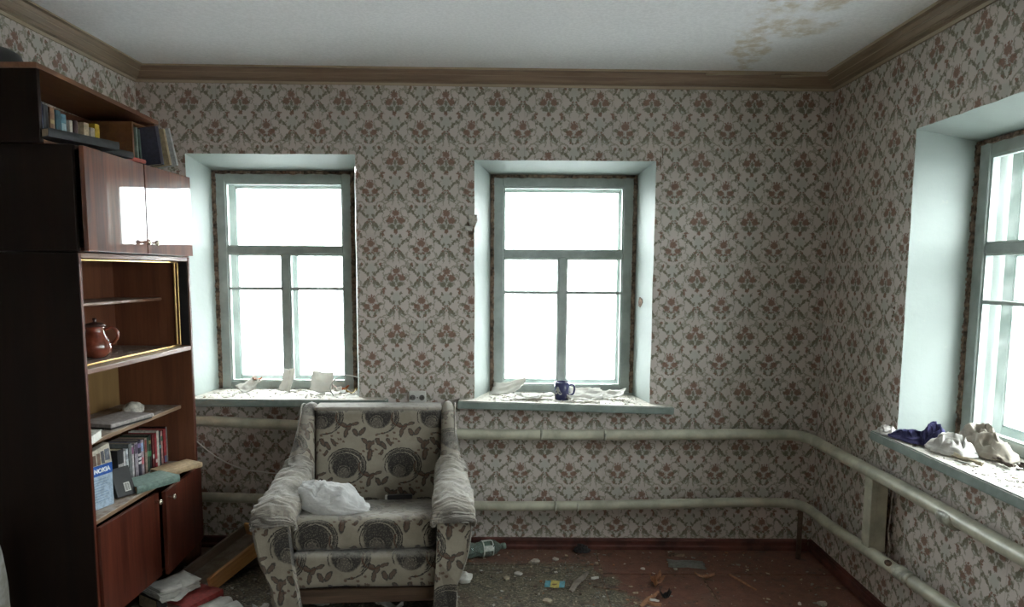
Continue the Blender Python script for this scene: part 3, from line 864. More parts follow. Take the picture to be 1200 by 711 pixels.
# damaged wallpaper: curled flaps and bare spots
def flap(parent, base, w, h, curl, mat, inward, side, seed):
    """small torn tongue of paper curling off the wall"""
    bm = bmesh.new()
    nu, nv = 6, 8
    g = []
    for i in range(nv + 1):
        row = []
        t = i / nv
        ang = curl * t
        for j in range(nu + 1):
            s = j / nu - 0.5
            ww = w * (1 - 0.55 * t) * (1 + 0.25 * noise.noise(Vector((s * 3, t * 4, seed))))
            dz = -h * math.sin(ang) / max(curl, .01) if curl else -h * t
            dn = h * (1 - math.cos(ang)) / max(curl, .01)
            p = Vector(base) + side * (s * ww + 0.15 * w * t) + Vector((0, 0, dz)) + inward * (dn + 0.0015)
            row.append(bm.verts.new(p))
        g.append(row)
    for i in range(nv):
        for j in range(nu):
            bm.faces.new((g[i][j], g[i][j + 1], g[i + 1][j + 1], g[i + 1][j])).smooth = True
    return solid(finish(bm, 'torn_paper', mat, parent), 0.0012)
def scar(parent, c, rx, ry, fn, mat, seed, name='bare_patch', dep=0.002):
    bm = bmesh.new()
    n = 18
    vs = []; cv = bm.verts.new(fn(c[0], c[1], -dep * .5))
    for k in range(n):
        a = 2 * math.pi * k / n
        r_ = 0.7 + 0.5 * noise.noise(Vector((math.cos(a) * 1.7, math.sin(a) * 1.7, seed)))
        vs.append(bm.verts.new(fn(c[0] + rx * r_ * math.cos(a), c[1] + ry * r_ * math.sin(a), -dep)))
    for k in range(n): bm.faces.new((cv, vs[k], vs[(k + 1) % n]))
    lo = [bm.verts.new(v.co - (fn(0, 0, -1) - fn(0, 0, 0)) * dep) for v in vs]
    for k in range(n): bm.faces.new((vs[k], lo[k], lo[(k + 1) % n], vs[(k + 1) % n]))
    return finish(bm, name, mat, parent)
scar(wall_back, (-0.222, 1.765), 0.030, 0.062, fb_, M['packing'], 3.1)
flap(wall_back, (-0.215, YB, 1.84), 0.055, 0.10, 1.6, M['plaster'], Vector((0, -1, 0)), Vector((1, 0, 0)), 1.0)
flap(wall_back, (-0.235, YB, 1.78), 0.045, 0.06, 2.3, M['paper'], Vector((0, -1, 0)), Vector((1, 0, 0)), 2.0)
scar(wall_back, (-0.585, 1.192), 0.038, 0.009, fb_, M['packing'], 5.4)
flap(wall_back, (-0.53, YB, 1.212), 0.05, 0.035, 1.9, M['plaster'], Vector((0, -1, 0)), Vector((1, 0, 0)), 4.0)
scar(wall_right, (2.94, 0.44), 0.035, 0.24, fr_, M['packing'], 7.7)
for k, (yy, z0, z1) in enumerate(((2.975, 0.68, 0.30), (2.92, 0.62, 0.22))):   # long slit with a lifted lip of paper
    bm = bmesh.new()
    g = []
    for i in range(15):
        t = i / 14
        zz_ = z0 + (z1 - z0) * t
        lift = 0.035 * math.sin(math.pi * t) * (0.6 + 0.4 * noise.noise(Vector((t * 5, k, 0))))
        g.append([bm.verts.new((XR - 0.002, yy, zz_)), bm.verts.new((XR - 0.004 - lift * .6, yy - 0.02 + .01 * k, zz_)), bm.verts.new((XR - 0.004 - lift, yy - 0.034 + 0.01 * math.sin(7 * t), zz_))])
    for i in range(14):
        for j in range(2): bm.faces.new((g[i][j], g[i][j + 1], g[i + 1][j + 1], g[i + 1][j])).smooth = True
    solid(finish(bm, 'torn_paper', M['wp_y'] if k else M['plaster'], wall_right), 0.0012)
for k in range(4): scar(wall_right, (3.0 + 0.004 * k, 1.39 - 0.018 * k), 0.009, 0.010, fr_, M['packing'], 9 + k)
for a, z, rx, ry in ((0.78, 2.12, 0.004, 0.06), (0.79, 2.17, 0.003, 0.05), (-0.83, 1.8, 0.004, 0.02)):
    scar(wall_back, (a, z), rx, ry, fb_, M['packing'], a * 9, 'crack')
# hole knocked into the right-hand reveal of window 2
bm = bmesh.new()
n = 16; c0 = Vector((0.712, 3.88, 1.372))
vs = []
for k in range(n):
    a = 2 * math.pi * k / n; r_ = 0.7 + 0.5 * noise.noise(Vector((math.cos(a) * 2, math.sin(a) * 2, 4.2)))
    yy, z_ = 0.042 * r_ * math.cos(a), 0.038 * r_ * math.sin(a)
    vs.append(bm.verts.new((0.757 - 0.055 * (3.85 + yy - YB) / 0.27 - 0.003, 3.85 + yy, 1.372 + z_)))
bm.faces.new(vs)
solid(finish(bm, 'plaster_hole', M['packing'], wall_back), 0.003)

# ================================================================ heating pipes
def arc_corner(a, c, b_, r, n=8):
    """polyline a->c->b with the corner at c rounded by r"""
    a, c, b_ = Vector(a), Vector(c), Vector(b_)
    d1 = (a - c).normalized(); d2 = (b_ - c).normalized()
    p0, p2 = c + d1 * r, c + d2 * r
    return [p0.lerp(c, t).lerp(c.lerp(p2, t), t) for t in [k / n for k in range(n + 1)]]
def pipe(name, z_l, z_m, z_c, z_r, rad, label):
    root = empty(name, (0.0, 3.60, z_m), label, 'pipe', 'heating pipes')
    left = [(XL + .03, 3.60, z_l), (-1.2, 3.603, (z_l + z_m) / 2 + .006), (-0.6, 3.598, z_m + .012), (0.0, 3.60, z_m), (0.7, 3.602, (z_m + z_c) / 2 - .002)]
    pts = smooth_path(left + [(1.25, 3.60, z_c)], 6) + arc_corner((1.25, 3.60, z_c), (1.575, 3.60, z_c - .004), (1.59, 3.3, z_c - .012), 0.11) + \
        smooth_path([(1.59, 3.3, z_c - .012), (1.592, 2.6, (z_c + z_r) / 2), (1.588, 1.6, z_r), (1.59, YF + .05, z_r)], 6)
    tube('pipe_run', pts, rad, M['pipe'], root, 18)
    for x in ((0.24, 0.36) if z_m < .5 else (0.16, 0.50)):
        tube('weld_collar', [(x - .006, 3.60, z_m + .001), (x, 3.60, z_m + .001), (x + .006, 3.60, z_m + .001)], [rad + .001, rad + .004, rad + .001], M['pipe_dirty'], root, 18)
    return root
up = pipe('upper_heating_pipe', 0.745, 0.668, 0.678, 0.668, 0.0285, 'upper cream painted heating pipe bending round the papered corner below the sills')
lo = pipe('lower_heating_pipe', 0.318, 0.272, 0.302, 0.352, 0.0265, 'lower cream painted heating pipe running above the red skirting board')
tube('weld_collar', [(1.591, 2.44, .662), (1.591, 2.425, .662), (1.591, 2.36, .662), (1.591, 2.345, .662)], [.029, .034, .034, .029], M['pipe_dirty'], up, 18)
tube('weld_collar', [(1.591, 2.70, .326), (1.591, 2.69, .326), (1.591, 2.60, .328), (1.591, 2.59, .328)], [.027, .031, .031, .027], M['pipe_dirty'], lo, 18)
bm = bmesh.new()
bm_box(bm, 1.578, 1.604, 2.905, 2.968, 0.318, 0.645, 0.002); bm_box(bm, 1.604, 1.650, 2.905, 2.910, 0.318, 0.645, 0.001)
finish(bm, 'strut', M['pipe'], lo)
bm = bmesh.new(); bm_tube(bm, [(1.560, 3.565, 0.285), (1.560, 3.567, 0.0)], 0.014, 8)
finish(bm, 'support_post', M['rail'], lo)
for z, yy in ((0.262, 0.62), (0.66, 1.2)):
    box('wall_bracket', 0.6 + yy * .3, 0.615 + yy * .3, 3.60, YB, z - .032, z - .026, M['pipe_dirty'], lo if z < .5 else up, .001)
# bare patch of chipped enamel on the lower pipe
bm = bmesh.new()
bmesh.ops.create_icosphere(bm, subdivisions=2, radius=1.0)
for v in bm.verts: v.co = Vector((1.572 + v.co.x * .014, 2.735 + v.co.y * .02, .342 + v.co.z * .013)) * 1.0
finish(bm, 'chipped_lump', M['packing'], lo, True)

# ================================================================ wall socket
ws = empty('wall_socket', (-0.512, YB, 0.815), 'white double wall socket mounted between the two window sills', 'socket')
box('face_plate', -0.562, -0.468, YB - .012, YB, .815, .888, M['white_pl'], ws, .003, 2)
dk = colmat((.05, .045, .04))
for x in (-0.540, -0.490):
    bm = bmesh.new()
    bm_lathe(bm, [(.0125, 0), (.0150, 0), (.0150, .003), (.0135, .0036), (.0125, .003)], 20, Matrix.Translation((x, YB - .012, .852)) @ Matrix.Rotation(R(90), 4, 'X'))
    finish(bm, 'socket_ring', colmat((.16, .15, .14)), ws, True)
    for dx in (-.006, .006):
        bm = bmesh.new(); bm_tube(bm, [(x + dx, YB - .0185, .852), (x + dx, YB - .010, .852)], .003, 8)
        finish(bm, 'pin_hole', dk, ws)
bm = bmesh.new(); bm_tube(bm, [(-.515, YB - .0145, .852), (-.515, YB - .011, .852)], .0035, 8)
finish(bm, 'screw', colmat((.1, .09, .08)), ws)

# ================================================================ cabinet
CX0, CX1, CY0, CY1 = XL + .004, -1.60, 2.53, 3.40
cab = empty('wall_cabinet', (-1.79, 2.965, 0), 'tall dark varnished wooden cabinet with open shelves against the left wall', 'cabinet')
th = .018
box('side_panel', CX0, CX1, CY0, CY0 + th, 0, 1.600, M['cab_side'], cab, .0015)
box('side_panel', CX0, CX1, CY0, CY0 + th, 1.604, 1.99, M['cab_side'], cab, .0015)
box('side_panel', CX0, CX1, CY1 - th, CY1, 0, 1.600, M['cab_in'], cab, .0015)
box('side_panel', CX0, CX1, CY1 - th, CY1, 1.604, 1.99, M['cab'], cab, .0015)
box('edge_strip', CX1 - .001, CX1 + .002, CY0 + .002, CY0 + th - .002, .01, 1.598, M['door_lo'], cab, 0)
box('edge_strip', CX1 - .001, CX1 + .002, CY1 - th + .002, CY1 - .002, .01, 1.598, M['door_lo'], cab, 0)
iy0, iy1 = CY0 + th, CY1 - th
box('back_panel', CX0, CX0 + .006, iy0, iy1, .06, 1.15, M['cab_back'], cab, 0)
box('back_panel', CX0, CX0 + .006, iy0, iy1, 1.16, 1.59, M['cab_in'], cab, 0)
box('top_panel', CX0, CX1, iy0, iy1, 1.972, 1.99, M['cab'], cab)
box('upper_floor_panel', CX0, CX1, iy0, iy1, 1.604, 1.620, M['cab'], cab)
box('display_top_panel', CX0, CX1, iy0, iy1, 1.580, 1.600, M['shelf_edge'], cab)
box('display_floor_panel', CX0 + .006, CX1, iy0, iy1, 1.142, 1.162, M['shelf_edge'], cab)
sb = box('thin_shelf', CX0 + .006, -1.735, iy0, iy1, 1.388, 1.401, M['shelf_edge'], cab)
mid = box('middle_shelf', CX0 + .006, -1.662, iy0, iy1, .845, .863, M['shelf'], cab)
bot = box('lower_shelf', CX0 + .006, CX1, iy0, iy1, .556, .574, M['shelf'], cab)
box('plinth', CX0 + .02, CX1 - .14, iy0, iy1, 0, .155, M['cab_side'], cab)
box('bottom_panel', CX0 + .006, CX1 - .002, iy0, iy1, .156, .174, M['cab'], cab)
box('divider_panel', CX0 + .006, CX1 - .024, 2.955, 2.971, .174, .556, M['cab'], cab)
# brass surround of the glass compartment
bx_ = -1.655
box('brass_strip', bx_, bx_ + .006, iy0, iy1, 1.571, 1.578, M['brass'], cab, .001)
box('brass_strip', bx_, bx_ + .006, iy0, iy1, 1.164, 1.171, M['brass'], cab, .001)
box('brass_strip', bx_ - .014, bx_ - .006, iy1 - .009, iy1 - .001, 1.172, 1.571, M['brass'], cab, .001)
box('brass_strip', bx_ + .002, bx_ + .008, iy1 - .006, iy1 - .001, 1.172, 1.571, M['brass'], cab, .001)
box('dark_channel', bx_ + .012, CX1 - .004, iy1 - .005, iy1 - .0005, 1.166, 1.578, M['black'], cab, 0)
# upper doors
def knob(parent, p, s=1.0):
    bm = bmesh.new()
    bm_lathe(bm, [(.004 * s, 0), (.005 * s, .004), (.0045 * s, .012), (.006 * s, .016), (.011 * s, .020), (.0125 * s, .024), (.010 * s, .029), (.004 * s, .031), (0.0001, .0312)], 16,
             Matrix.Translation(p) @ Matrix.Rotation(R(90), 4, 'Y'))
    finish(bm, 'knob', M['knob'], parent, True)
def door(name, y0, y1, z0, z1, mat, ky, kz, hinge=None, ang=0.0):
    hy = y0 if hinge == 'lo' else y1
    d = empty(name, (CX1 + .001, hy, z0), parent=cab)
    bm = bmesh.new(); bm_box(bm, CX1 + .001, CX1 + .018, y0, y1, z0, z1, .0015, 2)
    finish(bm, 'door_panel', mat, d)
    knob(d, Vector((CX1 + .018, ky, kz)) - wloc(d) + wloc(d))
    d.rotation_euler = (0, 0, R(ang))
    return d
door('upper_door', CY0 + .004, 2.982, 1.606, 1.986, M['door_hi'], 2.952, 1.655, 'hi', 2.8)
door('upper_door', 2.990, CY1 + .005, 1.606, 1.988, M['door_hi'], 3.022, 1.655)
door('lower_door', CY0 + .012, 2.964, .165, .548, M['door_lo'], 2.935, .515, 'lo', -1.0)
door('lower_door', 2.970, CY1 - .004, .165, .548, M['door_lo'], 3.004, .515, 'hi', 4.5)

# shelf box standing on the cabinet
tb = empty('top_bookcase', (-1.84, 2.93, 1.992), 'open wooden shelf unit standing on top of the tall cabinet', 'shelf')
TX = -1.70
box('side_board', CX0, TX, 2.515, 2.533, 1.992, 2.251, M['cab_side'], tb)
box('side_board', CX0, TX, 3.322, 3.340, 1.992, 2.238, M['topwood'], tb)
bm = bmesh.new()
bm_hexa(bm, [(CX0, 2.505, 2.250), (TX + .008, 2.505, 2.250), (TX + .008, 3.345, 2.224), (CX0, 3.345, 2.224), (CX0, 2.505, 2.268), (TX + .008, 2.505, 2.268), (TX + .008, 3.345, 2.242), (CX0, 3.345, 2.242)])
finish(bm, 'top_board', M['topwood'], tb)
box('bottom_board', CX0, TX, 2.533, 3.322, 1.992, 2.006, M['topwood'], tb)
box('back_board', CX0, CX0 + .005, 2.533, 3.322, 2.006, 2.225, M['cab_in'], tb, 0)
box('divider', CX0 + .005, TX - .002, 3.130, 3.142, 2.006, 2.195, M['topwood'], tb)
box('half_top', CX0 + .005, TX - .01, 3.142, 3.322, 2.19, 2.20, M['topwood'], tb)

# ================================================================ books
def book(t, d, h, cover, label, loc, rot=(0, 0, 0), group=None, pages=None, stripe=None, cat='book', hard=True):
    """local frame: thickness x, depth y (spine at -y), height z, origin under the middle"""
    b_ = empty('book', loc, label, cat, group, rot=rot)
    c = .0022 if hard else .0008
    o = 0.003 if hard else 0.0
    bm = bmesh.new()
    bm_box(bm, -t / 2, -t / 2 + c, -d / 2, d / 2, 0, h, .0006)
    bm_box(bm, t / 2 - c, t / 2, -d / 2, d / 2, 0, h, .0006)
    # gently rounded spine
    n = 5
    pr = [(-t / 2 + t * k / n, -d / 2 - .003 * math.sin(math.pi * k / n)) for k in range(n + 1)]
    poly = pr + [(x, y + .003) for x, y in reversed(pr)]
    bm_prism(bm, poly, 0, h)
    finish(bm, 'cover', colmat(cover), b_, local=True)
    bm = bmesh.new(); bm_box(bm, -t / 2 + c, t / 2 - c, -d / 2 + .002, d / 2 - o, o, h - o)
    finish(bm, 'page_block', pages or M['pages'], b_, local=True)
    if stripe:
        for (z0, z1, sc) in stripe:
            bm = bmesh.new()
            pp = [(x * .86, y - .0006) for x, y in pr] + [(x * .86, y + .002) for x, y in reversed(pr)]
            bm_prism(bm, pp, z0 * h, z1 * h)
            finish(bm, 'spine_label', colmat(sc), b_, local=True)
    return b_
Q = math.pi / 2
def yof(px, X=-1.74): return -X * 800 / (600 - px)          # where a sight line meets the plane of the spines
# row on the lower shelf, boundaries read off the photograph
row = [  # right boundary px, colour, height, what it looks like, spine marks
    (126.5, 134.2, (.012, .012, .014), .188, 'thick black book with a red mark low on its spine', [(.08, .16, (.5, .03, .03)), (.3, .62, (.35, .34, .33))]),
    (134.2, 137.6, (.55, .55, .56), .170, 'narrow white book next to the thick black book', None),
    (137.6, 140.6, (.50, .52, .54), .174, 'second narrow pale book, beside the white one', [(.7, .85, (.3, .3, .32))]),
    (140.6, 144.6, (.14, .15, .15), .196, 'tall plain grey book in the left half of the row', None),
    (144.6, 147.6, (.46, .44, .45), .180, 'off-white book after the tall grey one', [(.75, .95, (.25, .08, .18))]),
    (147.6, 151.6, (.30, .27, .30), .186, 'mauve-grey book with darker top in the middle of the row', [(.7, .96, (.10, .07, .12))]),
    (151.6, 156.2, (.035, .03, .05), .190, 'dark purple book with white lettering patches on its spine', [(.35, .42, (.6, .6, .6)), (.46, .53, (.6, .6, .6)), (.57, .64, (.55, .5, .5)), (.8, .93, (.2, .15, .3))]),
    (156.2, 160.0, (.36, .30, .33), .184, 'pinkish pale book with light blue top', [(.68, .92, (.28, .38, .58)), (.3, .5, (.5, .15, .18))]),
    (160.0, 163.0, (.28, .20, .16), .188, 'brownish book with a dark red top', [(.6, .95, (.22, .04, .04))]),
    (163.0, 166.2, (.03, .07, .04), .186, 'dark green book in the middle of the row', [(.45, .6, (.1, .25, .15))]),
    (166.2, 169.6, (.02, .022, .02), .192, 'black book with a small green block on its spine', [(.4, .55, (.05, .22, .08)), (.75, .85, (.3, .28, .12))]),
    (169.6, 172.6, (.13, .02, .02), .190, 'dark crimson book beside the bright red one', [(.3, .42, (.4, .38, .35))]),
    (172.6, 175.2, (.34, .03, .04), .188, 'bright red book next to the tall cream one', [(.15, .25, (.6, .5, .5))]),
    (175.2, 178.4, (.58, .56, .50), .196, 'tall cream book standing out in the right half', None),
    (178.4, 180.6, (.02, .03, .03), .188, 'thin black book right after the cream one', [(.5, .6, (.1, .3, .3))]),
    (180.6, 183.0, (.42, .22, .20), .186, 'salmon pink thin book in the right half', [(.7, .85, (.06, .16, .1))]),
    (183.0, 186.4, (.30, .025, .03), .190, 'red book with a dark blue foot near the right end', [(.02, .22, (.08, .1, .2))]),
    (186.4, 188.4, (.14, .16, .14), .186, 'thin grey-green book near the right end', None),
    (188.4, 191.0, (.04, .20, .15), .192, 'green book with white stripes near the right end', [(.25, .32, (.5, .5, .5)), (.4, .46, (.5, .1, .1)), (.6, .7, (.45, .5, .5))]),
    (191.0, 194.8, (.010, .010, .012), .196, 'wide black book second from the right end', None),
    (194.8, 197.6, (.10, .10, .11), .196, 'black book with a pale grey edge at the right end', [(.0, 1.0, (.26, .26, .27))]),
]
for x0, x1, c, h, lab, st in row:
    y0, y1 = yof(x0), yof(x1)
    y1 = min(y1, iy1 - .002)
    if y1 - y0 < .006: y0 = y1 - .008
    book(y1 - y0 - .0012, .135, h * .90, c, lab + ', lower shelf', (-1.74 - .0675 + rnd.uniform(-.004, .004), (y0 + y1) / 2, .5745), (0, 0, Q), 'books in the row on the lower shelf', stripe=st)

book(.032, .14, .205, (.15, .22, .19), 'green covered thick book lying flat with tan page edges', (-1.675, 2.895, .5745 + .017), (0, Q, R(62)), pages=colmat((.40, .25, .13)))
bk = book(.024, .115, .20, (.40, .29, .17), 'tan covered book lying askew at the far end of the lower shelf', (-1.665, 3.13, .5745 + .0125), (0, Q, R(62)), pages=colmat((.26, .19, .12)))
# leaning black case with a barcode sticker
bc = empty('black_case', (-1.668, 2.80, .5745), 'black card case with white barcode sticker leaning behind the blue box', 'case', rot=(R(0), R(-20), R(-25)))
bm = bmesh.new(); bm_box(bm, -.012, .012, 0, .085, 0, .125, .002); finish(bm, 'case_body', M['black'], bc, local=True)
bm = bmesh.new()
bm_box(bm, .012, .0126, .040, .066, .018, .056); finish(bm, 'sticker', M['paper'], bc, local=True)
bm = bmesh.new()
for k in range(9): bm_box(bm, .0126, .0129, .042 + k * .0025, .042 + k * .0025 + rnd.choice((.0008, .0014)), .022, .052)
finish(bm, 'barcode', M['black'], bc, local=True)

# tall phone carton with the blue band
nk = empty('phone_box', (-1.668, 2.694, .5745), 'tall pale blue box with a dark blue band of white lettering', 'box', rot=(0, 0, R(-15)))
pale = colmat((.36, .46, .56)); blue = colmat((.012, .085, .36))
bm = bmesh.new(); bm_box(bm, -.030, .010, -.047, .055, 0, .135, .001); finish(bm, 'lower_panel', pale, nk, local=True)
bm = bmesh.new(); bm_box(bm, -.030, .0105, -.0475, .0555, .135, .178, .001); finish(bm, 'lettered_band', blue, nk, local=True)
bm = bmesh.new()
bm_hexa(bm, [(-.030, -.047, .178), (.010, -.047, .178), (.010, .055, .178), (-.030, .055, .178), (-.024, -.038, .238), (.006, -.038, .238), (.004, .050, .258), (-.026, .050, .258)])
finish(bm, 'upper_panel', colmat((.46, .42, .34)), nk, local=True)
for (y0, y1, z0, z1, c) in ((-.036, -.020, .18, .222, (.10, .055, .035)), (-.014, .0, .18, .226, (.16, .10, .07)), (.006, .020, .182, .232, (.07, .07, .08)), (.024, .046, .19, .236, (.13, .14, .17)), (.030, .042, .20, .225, (.30, .32, .36))):
    bm = bmesh.new()
    k0, k1 = (z0 - .178) / .07, (z1 - .178) / .07
    bm_hexa(bm, [(.0098 - k0 * .005, y0, z0), (.0115 - k0 * .005, y0, z0), (.0115 - k0 * .005, y1, z0), (.0098 - k0 * .005, y1, z0), (.0098 - k1 * .005, y0, z1), (.0115 - k1 * .005, y0, z1), (.0115 - k1 * .005, y1, z1), (.0098 - k1 * .005, y1, z1)])
    finish(bm, 'phone_picture', colmat(c), nk, local=True)
bm = bmesh.new()
for r_ in range(9): bm_box(bm, .010, .0104, -.036, .02 + rnd.uniform(-.02, .02), .118 - r_ * .011, .121 - r_ * .011)
finish(bm, 'small_print', colmat((.22, .30, .42)), nk, local=True)
def lettering(name, txt, size, parent, loc, rot, mat, ext=.0006, bold=.02, shear=0.0):
    cu = bpy.data.curves.new(name, 'FONT'); cu.body = txt; cu.size = size; cu.extrude = ext; cu.offset = bold * size; cu.align_x = 'CENTER'; cu.shear = shear
    tmp = bpy.data.objects.new(name, cu); COL.objects.link(tmp)
    bpy.context.view_layer.update()
    me = bpy.data.meshes.new_from_object(tmp.evaluated_get(bpy.context.evaluated_depsgraph_get()))
    bpy.data.objects.remove(tmp); 
    me.materials.clear(); me.materials.append(mat)
    o = bpy.data.objects.new(name, me); COL.objects.link(o); o.parent = parent; o.location = loc; o.rotation_euler = rot
    return o
lettering('brand_lettering', 'NOKIA', .0245, nk, (.0112, .004, .148), (Q, 0, Q), colmat((.80, .82, .85)), bold=.05)
# folder standing behind the box
bf = empty('folder', (-1.742, 2.775, .5745), 'thin pale green folder standing right behind the blue box', 'folder', rot=(0, 0, R(95)))
bm = bmesh.new(); bm_box(bm, -.004, .004, -.045, .045, 0, .19, .001); finish(bm, 'folder_cover', colmat((.40, .44, .38)), bf, local=True)
for k in range(5):
    bm = bmesh.new(); bm_box(bm, -.0042, .0042, -.0456, -.0448, .02 + k * .034, .032 + k * .034)
    finish(bm, 'green_mark', colmat((.08, .24, .12)), bf, local=True)

# middle shelf: flat grey case, dome, white book piece, scraps
fc = empty('flat_case', (-1.745, 2.965, .8635), 'flat grey cased book lying on the middle shelf', 'book', rot=(0, 0, R(-12)))
bm = bmesh.new(); bm_box(bm, -.085, .085, -.125, .125, .008, .024, .003, 2); finish(bm, 'case_lid', colmat((.30, .27, .26)), fc, local=True)
bm = bmesh.new(); bm_box(bm, -.08, .08, -.12, .12, 0, .008, .001); finish(bm, 'case_base', M['black'], fc, local=True)
bm = bmesh.new()
bmesh.ops.create_icosphere(bm, subdivisions=4, radius=1.0)
for v in bm.verts:
    k = 1 + .12 * noise.noise(v.co * 1.6)
    v.co = Vector((-1.80 + v.co.x * .045 * k, 3.20 + v.co.y * .055 * k, .8635 + max(0, v.co.z + .25) * .040 * k))
tag(finish(bm, 'plaster_lump', M['plaster'], smooth=True), 'rounded beige lump lying behind the flat grey case on the middle shelf', 'rubble')
bp = book(.034, .12, .17, (.52, .50, .45), 'pale battered book lying at the near end of the middle shelf', (-1.80, 2.60, .8635 + .017), (0, Q, R(14)), pages=M['paper'])
def sheet(name, w, d, mat, loc, rotz, label, cat, amp=.01, seed=0.0, curl=0.0, tilt=(0, 0), parent=None, group=None, fold=False):
    """crumpled or curled sheet of paper/card with thickness, resting at loc"""
    bm = bmesh.new(); n = 12; g = []
    for i in range(n + 1):
        r_ = []
        for j in range(n + 1):
            u, v = i / n - .5, j / n - .5
            z = amp * (noise.noise(Vector((u * 3, v * 3, seed))) + .5 * noise.noise(Vector((u * 7, v * 7, seed + 5)))) + curl * (u * u + v * v * .4) * 2
            if fold: z += abs(u) * .6 * w
            e = 1 + .07 * noise.noise(Vector((u * 5, v * 5, seed + 9)))
            r_.append(bm.verts.new((u * w * e, v * d * e, z)))
        g.append(r_)
    for i in range(n):
        for j in range(n): bm.faces.new((g[i][j], g[i + 1][j], g[i + 1][j + 1], g[i][j + 1])).smooth = True
    bmesh.ops.rotate(bm, verts=bm.verts, matrix=Euler((R(tilt[0]), R(tilt[1]), 0)).to_matrix())
    mz = min(v.co.z for v in bm.verts) - .0006
    bmesh.ops.translate(bm, verts=bm.verts, vec=(0, 0, -mz))
    o = solid(finish(bm, name, mat, None, local=True, loc=loc, rot=(0, 0, R(rotz))), .001)
    return tag(o, label, cat, group)
sheet('paper_scrap', .10, .06, M['paper'], (-1.745, 2.735, .8635), 20, 'small grey paper scrap between the pale book and the flat case', 'paper', .012, 2.0)
# crumbs on shelves (uncountable)
def crumbs(name, n, area, mats, label, cat, smin=.002, smax=.008, hmax=.002, seed=1, dens=None):
    r_ = random.Random(seed)
    bm = bmesh.new()
    k = 0
    while k < n:
        x = r_.uniform(area[0], area[1]); y = r_.uniform(area[2], area[3])
        if dens and r_.random() > dens(x, y): continue
        k += 1
        s = smin + (smax - smin) * r_.random() ** 3
        h = r_.uniform(.3, 1) * min(hmax, s * .6)
        a0 = r_.random() * 6.28; m_ = r_.randrange(4, 7)
        el = r_.uniform(.2, .9)
        poly = []
        for q in range(m_):
            a = 2 * math.pi * q / m_; rr = s * r_.uniform(.6, 1.1)
            px_, py_ = rr * math.cos(a), rr * el * math.sin(a)
            poly.append((x + px_ * math.cos(a0) - py_ * math.sin(a0), y + px_ * math.sin(a0) + py_ * math.cos(a0)))
        z = area[4] if not callable(area[4]) else area[4](x, y)
        vs = bm_prism(bm, poly, z, z + h, r_.choices(range(len(mats)), weights=[w for _, w in mats])[0])
        tx, ty = r_.uniform(-.25, .25), r_.uniform(-.25, .25)
        for v in vs: v.co.z += max(0, (v.co.x - x) * tx + (v.co.y - y) * ty)
    return tag(finish(bm, name, [q for q, _ in mats]), label, cat, kind='stuff')
cw, ct, cg, cb, co_ = M['plaster'], colmat((.42, .36, .26)), colmat((.25, .25, .22)), colmat((.10, .07, .05)), colmat((.30, .145, .075))
crumbs('shelf_crumbs', 160, (-1.96, -1.62, iy0 + .02, iy1 - .02, 1.162), [(cw, 3), (cg, 2)], 'plaster crumbs scattered on the display compartment floor', 'debris', .002, .007, .002, 3)
crumbs('shelf_crumbs', 160, (-1.96, -1.68, iy0 + .02, iy1 - .02, .863), [(cw, 3), (cg, 2)], 'plaster crumbs scattered on the middle shelf', 'debris', .002, .008, .002, 4)

# teapot / coffee pot
pot = empty('coffee_pot', (-1.775, 2.895, 1.162), 'brown glazed ceramic coffee pot with lid in the display compartment', 'pot', rot=(0, 0, R(25)))
glz = plain('brown_glaze', (.17, .042, .022), .12, .25, 25, .05, coat=.6)
bm = bmesh.new()
bm_lathe(bm, [(.030, 0), (.040, .004), (.056, .022), (.062, .045), (.058, .066), (.046, .088), (.036, .108), (.034, .122), (.039, .134), (.036, .134), (.031, .122), (.001, .12)], 32)
finish(bm, 'body', glz, pot, True, local=True)
bm = bmesh.new(); bm_lathe(bm, [(.0395, .134), (.043, .137), (.041, .142), (.024, .150), (.008, .153), (.006, .158), (.009, .164), (.008, .170), (.0001, .172)], 24)
finish(bm, 'lid', colmat((.05, .022, .016), .3), pot, True, local=True)
bm = bmesh.new(); bm_tube(bm, smooth_path([(.036, 0, .118), (.062, 0, .128), (.082, 0, .108), (.078, 0, .078), (.056, 0, .056)], 5), .0065, 8)
finish(bm, 'handle', glz, pot, True, local=True)
bm = bmesh.new(); bm_tube(bm, smooth_path([(-.050, 0, .035), (-.074, 0, .058), (-.080, 0, .088), (-.094, 0, .116)], 5), [.013] * 5 + [.010] * 5 + [.007] * 6, 10)
finish(bm, 'spout', glz, pot, True, local=True)

